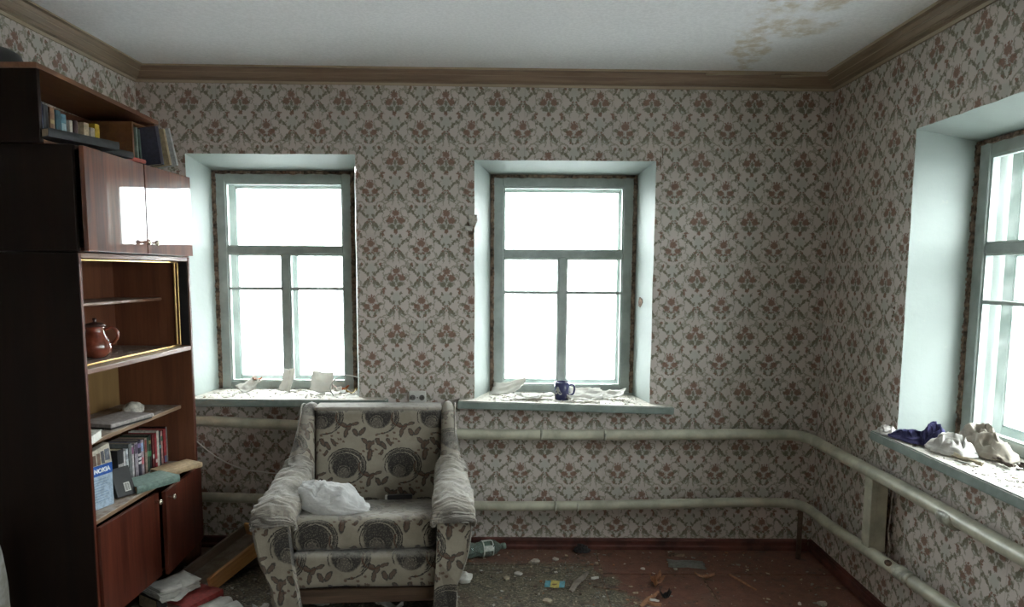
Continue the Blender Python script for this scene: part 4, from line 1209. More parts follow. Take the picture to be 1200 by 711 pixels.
# books on the top shelf, left part
def yt(px, X=-1.78): return -X * 800 / (600 - px)
for x0, x1, c, h, lab, st in [
    (48.5, 53.5, (.40, .34, .22), .165, 'cream book at the near end of the top shelf unit', None),
    (54.0, 59.0, (.03, .03, .04), .158, 'black book next to the cream one', None),
    (59.0, 64.0, (.04, .045, .10), .158, 'navy book with pale blue spine panel', [(.2, .7, (.22, .25, .38))]),
    (64.0, 70.0, (.025, .025, .03), .152, 'thick black book after the navy one', None),
    (71.5, 77.0, (.22, .12, .06), .150, 'brown book with golden spine bands', [(.3, .4, (.4, .3, .12)), (.6, .7, (.4, .3, .12))]),
    (78.0, 84.0, (.04, .11, .14), .148, 'dark teal book in the top shelf unit', None),
    (84.0, 90.0, (.12, .26, .33), .140, 'light teal book with pale patch', [(.4, .75, (.35, .48, .52))]),
    (93.5, 97.0, (.55, .50, .42), .126, 'narrow white book in the top shelf unit', None),
    (98.0, 103.0, (.05, .02, .018), .132, 'dark maroon book in the top shelf unit', None),
    (109.5, 115.5, (.58, .48, .32), .138, 'broad cream book near the yellow one', None),
    (117.0, 122.0, (.56, .50, .40), .126, 'short cream book beside the yellow one', None),
    (122.0, 127.5, (.48, .33, .03), .148, 'yellow book at the far end of the top row', [(.0, .25, (.25, .18, .03))])]:
    y0, y1 = yt(x0), yt(x1)
    book(y1 - y0 - .002, .12, h, c, lab, (-1.78 - .06, (y0 + y1) / 2, 2.0065), (0, 0, Q), 'books standing in the top shelf unit', stripe=st)
bb = book(.030, .19, .26, (.022, .024, .026), 'large black book lying flat on the edge above the cabinet doors', (-1.745, 2.545, 2.0065 + .020), (0, Q + R(2), R(62)), pages=colmat((.30, .24, .17)))
sb1 = book(.026, .10, .15, (.012, .012, .014), 'small black book lying beside the large black one', (-1.70, 2.83, 2.0065 + .014), (0, Q, R(75)))
sb2 = book(.018, .08, .12, (.22, .035, .02), 'small dark red book lying near the shelf divider', (-1.70, 3.0, 2.0065 + .010), (0, Q, R(80)))
# books in the far compartment, leaning out
for k, (y, t, c, h, lean, lab, px_) in enumerate([(3.156, .012, (.20, .26, .22), .165, 1, 'thin pale green book beside the shelf divider', -1.745),
                                         (3.172, .014, (.05, .09, .07), .158, 2, 'thin dark green book beside the pale green one', -1.74),
                                         (3.205, .030, (.040, .038, .06), .170, 7, 'thick slate blue book sticking out of the top shelf unit', -1.70),
                                         (3.245, .020, (.38, .30, .18), .165, 9, 'tan book leaning behind the thick slate blue one', -1.682),
                                         (3.275, .016, (.44, .46, .46), .172, 11, 'pale grey magazine leaning last on the top shelf', -1.665)]):
    book(t, .18 if k > 1 else .10, h, c, lab, (px_, y, 2.0065 + .003), (R(-lean), 0, Q), 'leaning books at the far end of the top shelf', pages=M['pages'])
# dark cap on the very top
hat = empty('black_hat', (-1.90, 2.60, 2.266), 'black rounded hat lying on top of the shelf unit', 'hat')
bm = bmesh.new(); bm_lathe(bm, [(.085, 0), (.088, .004), (.086, .03), (.075, .058), (.05, .074), (.0001, .08)], 28); finish(bm, 'crown', M['black'], hat, True, local=True)
bm = bmesh.new(); bm_lathe(bm, [(.02, 0.001), (.10, 0.001), (.104, .004), (.088, .008)], 28); finish(bm, 'brim', M['black'], hat, True, local=True)

# ================================================================ armchair
ch = empty('armchair', (-0.655, 3.13, 0), 'beige armchair with dark paisley upholstery standing before the back wall', 'armchair', rot=(0, 0, R(4.2)))
def rbox(name, P, mat, bev=.02, seg=4, parent=ch, sub=0, jitter=0.0, sd=0.0):
    bm = bmesh.new(); bm_hexa(bm, P)
    bmesh.ops.recalc_face_normals(bm, faces=bm.faces)
    bmesh.ops.bevel(bm, geom=list(bm.edges), offset=bev, segments=seg, affect='EDGES', profile=.5)
    if jitter:
        es = [e for e in bm.edges if e.calc_length() > .08]
        bmesh.ops.subdivide_edges(bm, edges=es, cuts=10, use_grid_fill=True)
        for v in bm.verts:
            v.co += Vector((0, 0, 1)) * jitter * noise.noise(v.co * 5 + Vector((sd, 0, 0))) + Vector((0, -1, 0)) * jitter * noise.noise(v.co * 6 + Vector((0, sd, 3)))
    return finish(bm, name, mat, parent, True, local=True)
def hx(x0, x1, yb, yf, z):   # bottom/top helper: quads listed front-left, front-right, back-right, back-left
    return None
# backrest: leaning slab
w = .315
rbox('backrest', [(-w, .20, .30), (w, .20, .30), (w, .32, .30), (-w, .32, .30), (-w, .265, .848), (w, .265, .845), (w, .40, .845), (-w, .40, .848)], M['fab'], .028, 5, jitter=.007, sd=3)
rbox('backrest_piping', [(-w - .004, .262, .838), (w + .004, .262, .836), (w + .004, .405, .836), (-w - .004, .405, .838), (-w - .004, .268, .856), (w + .004, .268, .853), (w + .004, .40, .853), (-w - .004, .40, .856)], M['fab_pad'], .008, 3)
rbox('seat_cushion', [(-.317, -.285, .335), (.310, -.285, .335), (.313, .215, .250), (-.313, .215, .250), (-.317, -.275, .482), (.310, -.275, .480), (.313, .215, .395), (-.313, .215, .395)], M['fab_seat'], .034, 5, jitter=.010, sd=1)
rbox('front_cushion', [(-.322, -.290, .165), (.318, -.290, .160), (.313, -.05, .165), (-.313, -.05, .165), (-.322, -.292, .325), (.318, -.292, .322), (.313, -.05, .322), (-.313, -.05, .325)], M['fab_front'], .030, 5, jitter=.008, sd=7)
bm = bmesh.new(); bm_box(bm, -.30, .31, -.255, -.235, .085, .148, .002)
finish(bm, 'front_rail', M['rail'], ch, local=True)
bm = bmesh.new(); bm_box(bm, -.315, .315, -.24, .33, .15, .30, .005); bm_box(bm, -.30, .30, -.22, .30, .30, .33)
finish(bm, 'seat_frame', M['black'], ch, local=True)
for sx in (-1, 1):
    for yy in (-.24, .37):
        bm = bmesh.new(); bm_tube(bm, [(sx * .33, yy, .0), (sx * .33, yy, .05)], [.016, .02], 10)
        finish(bm, 'leg', M['rail'], ch, local=True)
    # side: lofted sections back -> front ; each is (y, z_top, x_in, x_out_top, x_out_low)
    S = [(.425, .845, .318, .372, .372), (.36, .868, .318, .378, .375), (.30, .866, .318, .384, .376), (.24, .80, .318, .392, .38), (.17, .70, .318, .408, .385),
         (.10, .615, .318, .425, .388), (.0, .575, .318, .435, .39), (-.12, .55, .318, .444, .392), (-.24, .53, .316, .450, .393), (-.30, .52, .316, .452, .394)]
    bm = bmesh.new(); rings = []
    for (y, zt, xi, xo, xl) in S:
        prof = [(xi, .03), (xi - .004, .22), (xi, .36), (xi, zt - .03), (xi + .012, zt - .006), ((xi + xo) / 2, zt), (xo - .012, zt - .006), (xo, zt - .03),
                (xo + .004, (zt - .03) * .78), (xo - .008, .30), (xl + .004, .18), (xl, .03)]
        rings.append([bm.verts.new((sx * x, y, z)) for x, z in prof])
    n = len(rings[0])
    for a, b2 in zip(rings, rings[1:]):
        for k in range(n): bm.faces.new((a[k], a[(k + 1) % n], b2[(k + 1) % n], b2[k]))
    bm.faces.new(rings[0]); bm.faces.new(rings[-1])
    es = [e for e in bm.edges if e.calc_length() > .1]
    o = finish(bm, 'arm', M['fab_arm'], ch, True, local=True)
    # front board of the arm: tapering shield with piping
    F = [(.300, .0), (.298, .10), (.306, .22), (.312, .32), (.314, .42), (.318, .52), (.34, .545), (.42, .545), (.452, .52), (.458, .44), (.448, .34), (.422, .25), (.400, .195), (.393, .17), (.397, .12), (.390, .0)]
    if sx < 0: F = [(x - .035 * max(0, 1 - z / .5), z) for x, z in F]
    bm = bmesh.new()
    bm_v0 = [bm.verts.new((sx * x, -.322 - .012 * math.sin(max(0, min(1, z / .5)) * math.pi), z)) for x, z in F]
    bm_v1 = [bm.verts.new((sx * x, -.285, z)) for x, z in F]
    bm.faces.new(bm_v0); bm.faces.new(bm_v1)
    for k in range(len(F)): bm.faces.new((bm_v0[k], bm_v0[(k + 1) % len(F)], bm_v1[(k + 1) % len(F)], bm_v1[k]))
    bmesh.ops.bevel(bm, geom=[e for e in bm.edges if e.calc_length() > .0 and abs(e.verts[0].co.y + .30) > .016 and abs(e.verts[1].co.y + .30) > .016 and e.verts[0].co.y < -.31 and e.verts[1].co.y < -.31], offset=.006, segments=2, affect='EDGES')
    finish(bm, 'arm_front', M['fab_arm'], ch, False, local=True)
    tube('piping', smooth_path([(sx * (x + (.002 if x > .36 else -.002)), -.318, z) for x, z in F[8:]], 4), .0045, M['fab_pad'], ch, 6, local=True)
    tube('piping', smooth_path([(sx * .386, y + .0, zt - .012) for (y, zt, *_r) in S[:5]], 4), .0045, M['fab_pad'], ch, 6, local=True)
    # draped quilted pad on the arm
    bm = bmesh.new(); NS, NT = 120, 36; g = []
    path = [(.125, .645), (.08, .618), (.0, .598), (-.12, .582), (-.22, .570), (-.29, .558), (-.332, .535), (-.345, .505), (-.346, .475)]
    pth = smooth_path([(0, y, z) for y, z in path], 8)
    L = len(pth)
    for i in range(NS + 1):
        t = i / NS
        p = pth[min(L - 1, int(t * (L - 1)))]
        if int(t * (L - 1)) < L - 1: p = p.lerp(pth[int(t * (L - 1)) + 1], t * (L - 1) - int(t * (L - 1)))
        xsh = -.022 * t if sx < 0 else 0.0
        wdt = .066 + .020 * min(1, t * 2.2)
        xc = xsh + .366 + .020 * min(1, t * 1.8)
        down = max(0, (t - .72) / .28)
        r_ = []
        for j in range(NT + 1):
            s = j / NT * 2 - 1
            ang = s * 1.9
            dx = wdt * math.sin(ang) * (1 if abs(ang) < 1.57 else 1) 
            dz = .045 * (math.cos(ang) - 1) - (max(0, abs(ang) - 1.57) * .09)
            x = xc + dx; y = p.y; z = p.z + dz * (1 - down * .75)
            if down: y += .028 * (1 - math.cos(ang)) * down; 
            wp_ = noise.noise(Vector((s * 1.8, t * 4, 7 + sx))) * 1.6
            wr = .0065 * (1 - 3.2 * abs(noise.noise(Vector((s * .9 + wp_ * .4, t * 17 + s * 1.2 + wp_ * 1.5, sx * 3)))))
            wr += .0035 * (1 - 3 * abs(noise.noise(Vector((s * 1.5, t * 34 + wp_ * 3, 9 + sx)))))
            wr += .008 * noise.noise(Vector((s * 2.0, t * 7, 2 + sx)))
            ed = .010 * noise.noise(Vector((t * 14, s * 2, 8 + sx))) if j in (0, NT) else 0
            nx, nz = math.sin(ang), math.cos(ang)
            if down > .3: r_.append(bm.verts.new((sx * (x + nx * wr), y - wr * 1.2, z + ed)))
            else: r_.append(bm.verts.new((sx * (x + nx * wr), y, z + nz * wr + ed)))
        g.append(r_)
    for i in range(NS):
        for j in range(NT): bm.faces.new((g[i][j], g[i][j + 1], g[i + 1][j + 1], g[i + 1][j])).smooth = True
    solid(finish(bm, 'arm_pad', M['fab_pad'], ch, True, local=True), .006, -1)
def chair_pt(x, y, z):
    return Vector((-0.655, 3.13, 0)) + Euler((0, 0, R(4.2))).to_matrix() @ Vector((x, y, z))
def seat_z(y): return .482 + (.395 - .482) * (y + .275) / .49

# crumpled plastic bag on the seat
bm = bmesh.new(); bmesh.ops.create_icosphere(bm, subdivisions=5, radius=1.0)
for v in bm.verts:
    c = v.co.copy()
    rg = 1 + .18 * noise.noise(c * 1.7) + .10 * (1 - 2 * abs(noise.noise(c * 2.8 + Vector((3, 1, 2))))) + .06 * (1 - 2 * abs(noise.noise(c * 5 + Vector((1, 5, 2))))) + .025 * (1 - 2 * abs(noise.noise(c * 11 + Vector((1, 5, 9)))))
    x = c.x * .138 * rg; y = c.y * .080 * rg; z = (c.z * .066 + .056) * rg
    if c.x > .5:
        k = (c.x - .5) / .5; z *= 1 - .55 * k; y *= 1 - .4 * k; x += .04 * k
    if c.x < -.3: z += .02 * (1 if c.z > 0 else 0); x = max(x, -.128)
    v.co = Vector((x, y, max(z, .002 + .004 * noise.noise(c * 4))))
tag(finish(bm, 'plastic_bag', M['bag'], smooth=True, local=True, loc=chair_pt(-.165, -.170, .462), rot=(R(-9), 0, R(-8))), 'crumpled white plastic bag lying on the armchair seat', 'bag')
# dark remote with pale end
rm = empty('remote_control', chair_pt(.115, .10, .432), 'small black remote control lying at the back of the armchair seat', 'remote', rot=(R(-9), 0, R(6)))
bm = bmesh.new(); bm_box(bm, -.055, .065, -.022, .022, 0, .022, .005, 2); finish(bm, 'remote_body', M['black'], rm, local=True)
bm = bmesh.new(); bm_box(bm, -.066, -.055, -.020, .020, .001, .020, .003, 2); finish(bm, 'pale_end_cap', M['white_pl'], rm, local=True)

# ================================================================ mug
mug = empty('mug', (.278, 3.745, .8335), 'navy blue mug with white emblem standing on the middle window sill', 'mug')
nav = plain('navy_glaze', (.035, .04, .12), .2, .1, 12, .03, coat=.4)
bm = bmesh.new(); bm_lathe(bm, [(.036, 0), (.040, .003), (.041, .05), (.041, .100), (.0385, .101), (.037, .098), (.036, .01), (.0001, .008)], 32); finish(bm, 'mug_body', nav, mug, True, local=True)
bm = bmesh.new(); bm_tube(bm, smooth_path([(.039, -.004, .082), (.062, -.006, .084), (.070, -.006, .062), (.062, -.006, .034), (.039, -.004, .026)], 5), .0055, 8); finish(bm, 'mug_handle', nav, mug, True, local=True)
bm = bmesh.new()
em = [(-.046, .056), (-.038, .060), (-.030, .078), (-.020, .076), (-.016, .062), (-.010, .050), (-.002, .040), (-.006, .032), (-.018, .036), (-.026, .042), (-.036, .034), (-.048, .040)]
def cyl(a, z, r_=.0413): return (r_ * math.sin(a / .0413), -r_ * math.cos(a / .0413), z)
v0 = [bm.verts.new(cyl(a, z)) for a, z in em]; v1 = [bm.verts.new(cyl(a, z, .0417)) for a, z in em]
for k in range(len(em)): bm.faces.new((v0[k], v0[(k + 1) % len(em)], v1[(k + 1) % len(em)], v1[k]))
cc = bm.verts.new(cyl(-.026, .050, .0419))
for k in range(len(em)): bm.faces.new((cc, v1[k], v1[(k + 1) % len(em)]))
finish(bm, 'white_emblem', M['white_pl'], mug, local=True)

# ================================================================ window-sill litter
s1 = lambda x, y: .8505
s2 = lambda x, y: .848 + (.822 - .848) * (x + .291) / 1.164 + .0008
crumbs('sill_debris', 650, (-1.68, -.90, 3.63, 3.93, s1), [(cw, 4), (ct, 2), (cb, 1), (M['paper'], 3)], 'flakes of paint and plaster on the left window sill', 'debris', .002, .012, .003, 11)
crumbs('sill_debris', 800, (-.13, .70, 3.63, 3.93, s2), [(cw, 4), (ct, 2), (cb, 1), (M['paper'], 3)], 'flakes of paint and plaster on the middle window sill', 'debris', .002, .012, .003, 12)
crumbs('sill_debris', 700, (1.62, 1.92, 2.02, 2.86, .8485), [(cw, 4), (ct, 2), (cb, 2), (M['paper'], 2)], 'flakes of paint and plaster on the right window sill', 'debris', .002, .013, .003, 13)
LP = [(-1.50, 3.86, 35, .12, .09, 'curled white paper, leftmost on the left window sill', M['thin'], (25, -30)),
      (-1.28, 3.87, -10, .07, .14, 'white paper strip leaning against the left window mullion', M['thin'], (60, 0)),
      (-1.08, 3.84, 10, .12, .13, 'white torn card propped right of the left window mullion', M['thin'], (52, 6)),
      (-.985, 3.80, 60, .10, .06, 'small curled paper near the right end of the left sill', M['thin'], (20, 25))]
for k, (x, y, rz, w_, d_, lab, mt, tl) in enumerate(LP):
    sheet('paper_scrap', w_, d_, mt, (x, y, .8508), rz, lab, 'paper', .014, 20 + k * 3, .03, tl, group='paper scraps on the left window sill')
for k, (x, y, rz, w_, d_, lab, tl) in enumerate([(-.02, 3.84, -25, .20, .11, 'large white paper leaning at the left end of the middle sill', (28, -12)),
                                         (.12, 3.74, 12, .22, .07, 'long torn white paper strip before the mug on the left', (4, 3)),
                                         (.11, 3.70, -18, .13, .05, 'small white paper tongue at the front edge of the middle sill', (3, 0)),
                                         (.42, 3.80, 8, .18, .09, 'white paper heap right behind the mug handle', (22, 0)),
                                         (.56, 3.80, -24, .17, .08, 'white folded paper near the right end of the middle sill', (18, -10)),
                                         (.40, 3.69, 3, .20, .05, 'flat white paper shred right of the mug at the sill front', (2, 2))]):
    sheet('paper_scrap', w_, d_, M['thin'], (x, y, s2(x, y) + .001), rz, lab, 'paper', .016, 40 + k * 3, .03, tl, group='paper scraps on the middle window sill')
org = colmat((.50, .16, .05))
sheet('orange_peel', .05, .03, org, (-1.47, 3.90, .90), 20, 'orange scrap on the curled paper of the left sill', 'scrap', .01, 61, .03)
sheet('orange_wrapper', .09, .03, org, (-.985, 3.90, .852), 4, 'orange wrapper lying at the foot of the left window frame', 'wrapper', .01, 62, .03)
sheet('yellow_scrap', .06, .03, colmat((.5, .36, .12)), (-.90, 3.78, .852), 20, 'yellowish curled scrap near the right end of the left sill', 'scrap', .01, 63, .04)
tag(tube('white_cable', smooth_path([(-.985, 3.72, .853), (-.99, 3.68, .90), (-.965, 3.66, .945), (-.915, 3.66, .975), (-.85, 3.68, .965), (-.80, 3.72, .93), (-.79, 3.78, .87), (-.84, 3.86, .853)], 6), .003, M['white_pl'], None, 6), 'thin white cable looping over the left window sill', 'cable')
tag(tube('wall_cable', smooth_path([(-1.78, 3.665, .66), (-1.70, 3.66, .585), (-1.60, 3.655, .51), (-1.48, 3.655, .455), (-1.36, 3.66, .435), (-1.25, 3.67, .42)], 6), .0035, M['white_pl'], None, 6), 'thin white cable sagging across the back wall beside the cabinet', 'cable')

# ================================================================ clothes on the right sill
def cloth_heap(name, mat, cx, cy, rx, ry, h, seed, z0, label, lean=0.0, ang=0.0, group=None):
    bm = bmesh.new(); n = 44; g = []
    ca, sa = math.cos(R(ang)), math.sin(R(ang))
    for i in range(n + 1):
        rr = []
        t = i / n
        for j in range(n):
            a = 2 * math.pi * j / n
            u, v = math.cos(a) * t, math.sin(a) * t
            e = 1 + .22 * noise.noise(Vector((math.cos(a) * 1.6, math.sin(a) * 1.6, seed)))
            w_ = Vector((u * 1.5 + seed, v * 1.5, seed))
            f = noise.noise(w_ + Vector((noise.noise(w_ * 1.5) * 1.5, 0, 0)))
            ridge = (1 - abs(noise.noise(w_ * 1.7 + Vector((0, 7, 0)))) * 2.6)
            ridge2 = (1 - abs(noise.noise(w_ * 3.2 + Vector((4, 7, 0)))) * 2.4)
            fold = math.sin(8.0 * (u * .6 + v) + 7.0 * f + seed) * .5 + .5
            z = h * (1 - t ** 2.6) * (.50 + .25 * f + .42 * fold ** .7) + h * .05 * ridge2 * (1 - t ** 3)
            z += lean * u
            x, y = u * rx * e + .012 * ridge, v * ry * e + .012 * f
            rr.append(bm.verts.new((cx + x * ca - y * sa, cy + x * sa + y * ca, z0 + max(.002, z) + (.004 if t > .9 else 0))))
        g.append(rr)
    for i in range(n):
        for j in range(n): 
            if i == 0:
                continue
            bm.faces.new((g[i][j], g[i][(j + 1) % n], g[i + 1][(j + 1) % n], g[i + 1][j])).smooth = True
    c0 = bm.verts.new(sum((v.co for v in g[1]), Vector()) / n)
    for v in g[0]: bm.verts.remove(v)
    for j in range(n): bm.faces.new((c0, g[1][j], g[1][(j + 1) % n]))
    base = bm.faces.new(g[n])
    bmesh.ops.remove_doubles(bm, verts=bm.verts, dist=1e-6)
    return tag(finish(bm, name, mat, smooth=True), label, 'cloth', group)
cloth_heap('navy_cloth', M['navy'], 1.665, 2.775, .060, .130, .052, 1.3, .849, 'crumpled navy blue cloth lying flat at the room-corner end of the right sill', ang=15)
cloth_heap('pale_cloth', M['offwhite'], 1.625, 2.905, .042, .055, .040, 5.1, .849, 'small off-white cloth hanging at the far corner of the right sill')
cloth_heap('grey_white_cloth', M['offwhite'], 1.705, 2.60, .075, .100, .085, 8.2, .849, 'crumpled grey and white cloth piled against the navy one')
cloth_heap('beige_cloth', M['beige'], 1.825, 2.60, .075, .15, .115, 11.7, .849, 'crumpled beige cloth piled against the right window frame')
cloth_heap('dark_cloth', M['navy'], 1.70, 2.70, .05, .05, .10, 14.2, .849, 'dark blue bunched cloth between the navy and the white cloth')
for k, (x, y, rz, l, w_, lab) in enumerate([(1.68, 2.46, 78, .12, .02, 'short pale stick lying before the clothes on the right sill'), (1.79, 2.42, 60, .10, .02, 'brown splinter near the frame of the right sill'), (1.84, 2.36, 85, .08, .025, 'dark leaf scrap near the frame of the right sill')]):
    sheet('wood_splinter', w_, l, [ct, cb, cb][k], (x, y, .849), rz - 60, lab, 'splinter', .008, 80 + k, .02)

# ================================================================ things on the floor
# pulled-out wooden drawer propped between the rubbish and the armchair
dw = empty('wooden_drawer', (-1.435, 3.12, .010), 'orange-brown wooden drawer lying tilted on the floor left of the armchair', 'drawer', rot=(0, R(-13.5), R(65)))
bm = bmesh.new(); bm_box(bm, 0, .44, -.018, 0, 0, .074, .0015); finish(bm, 'side_board', M['pine'], dw, local=True)
bm = bmesh.new(); bm_box(bm, 0, .44, .190, .206, 0, .060, .0015); finish(bm, 'side_board', M['pine_dark'], dw, local=True)
bm = bmesh.new(); bm_box(bm, .424, .44, 0, .190, 0, .074, .0015); finish(bm, 'end_board', M['pine'], dw, local=True)
bm = bmesh.new(); bm_box(bm, -.008, .43, 0, .190, .004, .010, .001); finish(bm, 'bottom_board', M['pine_dark'], dw, local=True)
bm = bmesh.new(); bm_box(bm, -.012, -.001, -.018, .206, -.004, .010, .001); finish(bm, 'edge_lipping', M['black'], dw, local=True)

dkb = book(.062, .15, .21, (.03, .025, .022), 'thick dark book under the paper bundle at the cabinet foot', (-1.648, 2.96, .031), (0, Q, R(58)))
sheet('cardboard_sheet', .34, .26, M['pine_dark'], (-1.50, 3.42, .003), 40, 'brown cardboard sheet on the floor behind the tilted drawer', 'cardboard', .012, 91, .02)
pb = empty('paper_bundle', (-1.575, 3.03, .064), 'ragged bundle of grey-white pages lying against the cabinet foot', 'papers', rot=(R(4), R(5), R(62)))
for k in range(7):
    bm = bmesh.new(); n = 8; g = []
    for i in range(n + 1):
        rr = []
        for j in range(n + 1):
            u, v = i / n - .5, j / n - .5
            rr.append(bm.verts.new((u * .20 + rnd.uniform(-.002, .002), v * .14 + rnd.uniform(-.002, .002) + .003 * math.sin(k * 2), k * .0052 + .008 * (u * u) * k + .003 * noise.noise(Vector((u * 5, v * 5, 3))))))
        g.append(rr)
    for i in range(n):
        for j in range(n): bm.faces.new((g[i][j], g[i + 1][j], g[i + 1][j + 1], g[i][j + 1])).smooth = True
    o = finish(bm, 'page_section', M['paper'], pb, local=True, loc=(rnd.uniform(-.004, .004), rnd.uniform(-.004, .004), 0)); o.rotation_euler = (0, 0, rnd.uniform(-.05, .05))
    solid(o, .004)
book(.040, .135, .20, (.26, .035, .030), 'red covered book lying on the floor between papers and drawer', (-1.50, 2.93, .0215), (0, Q, R(66)), pages=colmat((.30, .14, .11)))
sheet('torn_page', .12, .09, M['paper'], (-1.535, 2.965, .052), 50, 'torn white page lying over the red book', 'paper', .02, 93, .05, (14, -6))
ob = empty('open_book', (-1.325, 2.925, .004), 'white open book lying on the floor under the drawer end', 'book', rot=(0, 0, R(-38)))
for s_ in (-1, 1):
    bm = bmesh.new(); n = 10; top = []; lo_ = []
    for i in range(n + 1):
        u = i / n
        z = .026 * math.sin(math.pi * min(1, u * 1.05) ** .6) * (1 - u * .4) + .012
        top.append([bm.verts.new((s_ * u * .115, v, z)) for v in (-.09, .09)]); lo_.append([bm.verts.new((s_ * u * .115, v, .003)) for v in (-.09, .09)])
    for i in range(n):
        bm.faces.new((top[i][0], top[i + 1][0], top[i + 1][1], top[i][1])).smooth = True
        bm.faces.new((lo_[i][0], lo_[i + 1][0], lo_[i + 1][1], lo_[i][1]))
        for q in (0, 1): bm.faces.new((top[i][q], top[i + 1][q], lo_[i + 1][q], lo_[i][q]))
    for i in (0, n): bm.faces.new((top[i][0], top[i][1], lo_[i][1], lo_[i][0]))
    finish(bm, 'page_block', M['paper'], ob, local=True)
bm = bmesh.new(); bm_box(bm, -.12, .12, -.093, .093, 0, .003, .001); finish(bm, 'cover', colmat((.18, .05, .04)), ob, local=True)
sheet('white_scrap', .06, .04, M['paper'], (-1.70, 3.50, .002), 10, 'small white scrap in the dark corner behind the drawer', 'paper', .01, 94, .03)
sheet('white_scrap', .10, .05, M['paper'], (-.86, 3.00, .002), 10, 'crumpled white scrap under the left half of the armchair', 'paper', .02, 95, .05)
sheet('white_scrap', .13, .06, M['paper'], (-.55, 2.98, .002), -14, 'crumpled white scrap under the right half of the armchair', 'paper', .02, 96, .05)
sheet('white_scrap', .07, .05, M['paper'], (-1.13, 2.95, .002), 25, 'pale scrap on the floor between drawer and armchair front', 'paper', .015, 97, .04)
box('floor_plank', -1.62, -1.20, 3.52, 3.60, .004, .030, M['board'], None, .003)
tag(bpy.data.objects['floor_plank'], 'dark loose plank on the floor below the lower pipe, left of the armchair', 'plank')

# green plastic bottle lying by the wall
bt = empty('plastic_bottle', (-.20, 3.548, .045), 'crumpled green plastic bottle with torn label lying right of the armchair', 'bottle', rot=(0, 0, R(20)))
bm = bmesh.new()
prof = [(.0001, -.165), (.030, -.163), (.038, -.155), (.041, -.14), (.040, -.09), (.037, -.075), (.040, -.06), (.041, -.01), (.038, .0), (.036, .012), (.040, .026), (.042, .06), (.042, .10), (.036, .122), (.022, .142), (.014, .155), (.014, .172)]
vs = bm_lathe(bm, prof, 28, Matrix.Rotation(R(90), 4, 'Y'))
for v in vs: v.co += Vector((0, v.co.y, v.co.z)).normalized() * .006 * noise.noise(v.co * 18) if v.co.length > .01 else Vector()
finish(bm, 'bottle_body', M['bottle'], bt, True, local=True)
bm = bmesh.new(); vs = bm_lathe(bm, [(.0435, .045), (.0440, .052), (.0440, .098), (.0430, .104)], 28, Matrix.Rotation(R(90), 4, 'Y'))
bmesh.ops.delete(bm, geom=[f for f in bm.faces if len(f.verts) > 4], context='FACES')
bmesh.ops.delete(bm, geom=[f for f in bm.faces if noise.noise(f.calc_center_median() * 40) > .22], context='FACES')
finish(bm, 'torn_label', colmat((.50, .52, .48)), bt, True, local=True)
bm = bmesh.new(); bm_lathe(bm, [(.016, .160), (.017, .162), (.017, .180), (.015, .182), (.0001, .182)], 20, Matrix.Rotation(R(90), 4, 'Y'))
finish(bm, 'bottle_cap', colmat((.12, .17, .14)), bt, True, local=True)

# white lump
bm = bmesh.new(); bmesh.ops.create_icosphere(bm, subdivisions=4, radius=1.0)
for v in bm.verts:
    c = v.co.copy(); k = 1 + .35 * noise.noise(c * 1.4 + Vector((3, 0, 1))) + .12 * noise.noise(c * 5)
    v.co = Vector((c.x * .040 * k, c.y * .030 * k, max(0, (c.z + .8) * .026 * k)))
tag(finish(bm, 'foam_lump', M['paper'], smooth=True, local=True, loc=(-.232, 3.26, .0005)), 'white foam lump on the floor beside the right front of the armchair', 'rubble')

# wrapper, stick, white bit, twig, splinters
wr = empty('candy_wrapper', (.218, 3.235, .001), 'small blue wrapper with yellow centre lying on the worn floor', 'wrapper', rot=(R(3), R(-2), R(-8)))
for nm, x0, x1, c in (('blue_end', -.048, -.020, (.10, .36, .47)), ('yellow_centre', -.020, .024, (.55, .46, .12)), ('blue_end', .024, .050, (.12, .38, .50))):
    bm = bmesh.new(); g = []
    for i in range(5):
        x = x0 + (x1 - x0) * i / 4
        g.append([bm.verts.new((x, y, .004 + .002 * math.sin(x * 90 + y * 60))) for y in (-.034, -.017, 0, .017, .034)])
    for i in range(4):
        for j in range(4): bm.faces.new((g[i][j], g[i + 1][j], g[i + 1][j + 1], g[i][j + 1]))
    o = finish(bm, nm, colmat(c, .3), wr, local=True); solid(o, .0008)
bm = bmesh.new()
bm_prism(bm, [(-.012 * math.cos(a * .63), -.016 - .010 * math.sin(a * .63) + .012) for a in range(6)], .0062, .0072)
finish(bm, 'brown_print', colmat((.22, .12, .05)), wr, local=True)
def splinter(name, p0, p1, w_, h_, mat, label, cat='stick', z=.001):
    bm = bmesh.new(); p0, p1 = Vector(p0), Vector(p1); d = (p1 - p0); t = d.normalized(); n_ = Vector((-t.y, t.x, 0))
    N = 8; R0 = []
    for i in range(N + 1):
        f = i / N; ww = w_ * (.55 + .45 * math.sin(math.pi * min(1, f + .12))) * (1 + .3 * noise.noise(Vector((f * 6, w_ * 99, h_))))
        c = p0.lerp(p1, f) + n_ * .25 * w_ * noise.noise(Vector((f * 3, 5, w_ * 50)))
        R0.append([bm.verts.new(c + n_ * ww / 2 + Vector((0, 0, z))), bm.verts.new(c + n_ * ww * .35 + Vector((0, 0, z + h_))), bm.verts.new(c - n_ * ww * .3 + Vector((0, 0, z + h_ * .8))), bm.verts.new(c - n_ * ww / 2 + Vector((0, 0, z)))])
    for a, b2 in zip(R0, R0[1:]):
        for k in range(4): bm.faces.new((a[k], a[(k + 1) % 4], b2[(k + 1) % 4], b2[k]))
    bm.faces.new(R0[0]); bm.faces.new(R0[-1])
    return tag(finish(bm, name, mat), label, cat)
splinter('wood_stick', (.285, 3.16, 0), (.395, 3.37, 0), .028, .012, M['board'], 'grey weathered stick lying right of the blue wrapper', 'stick')
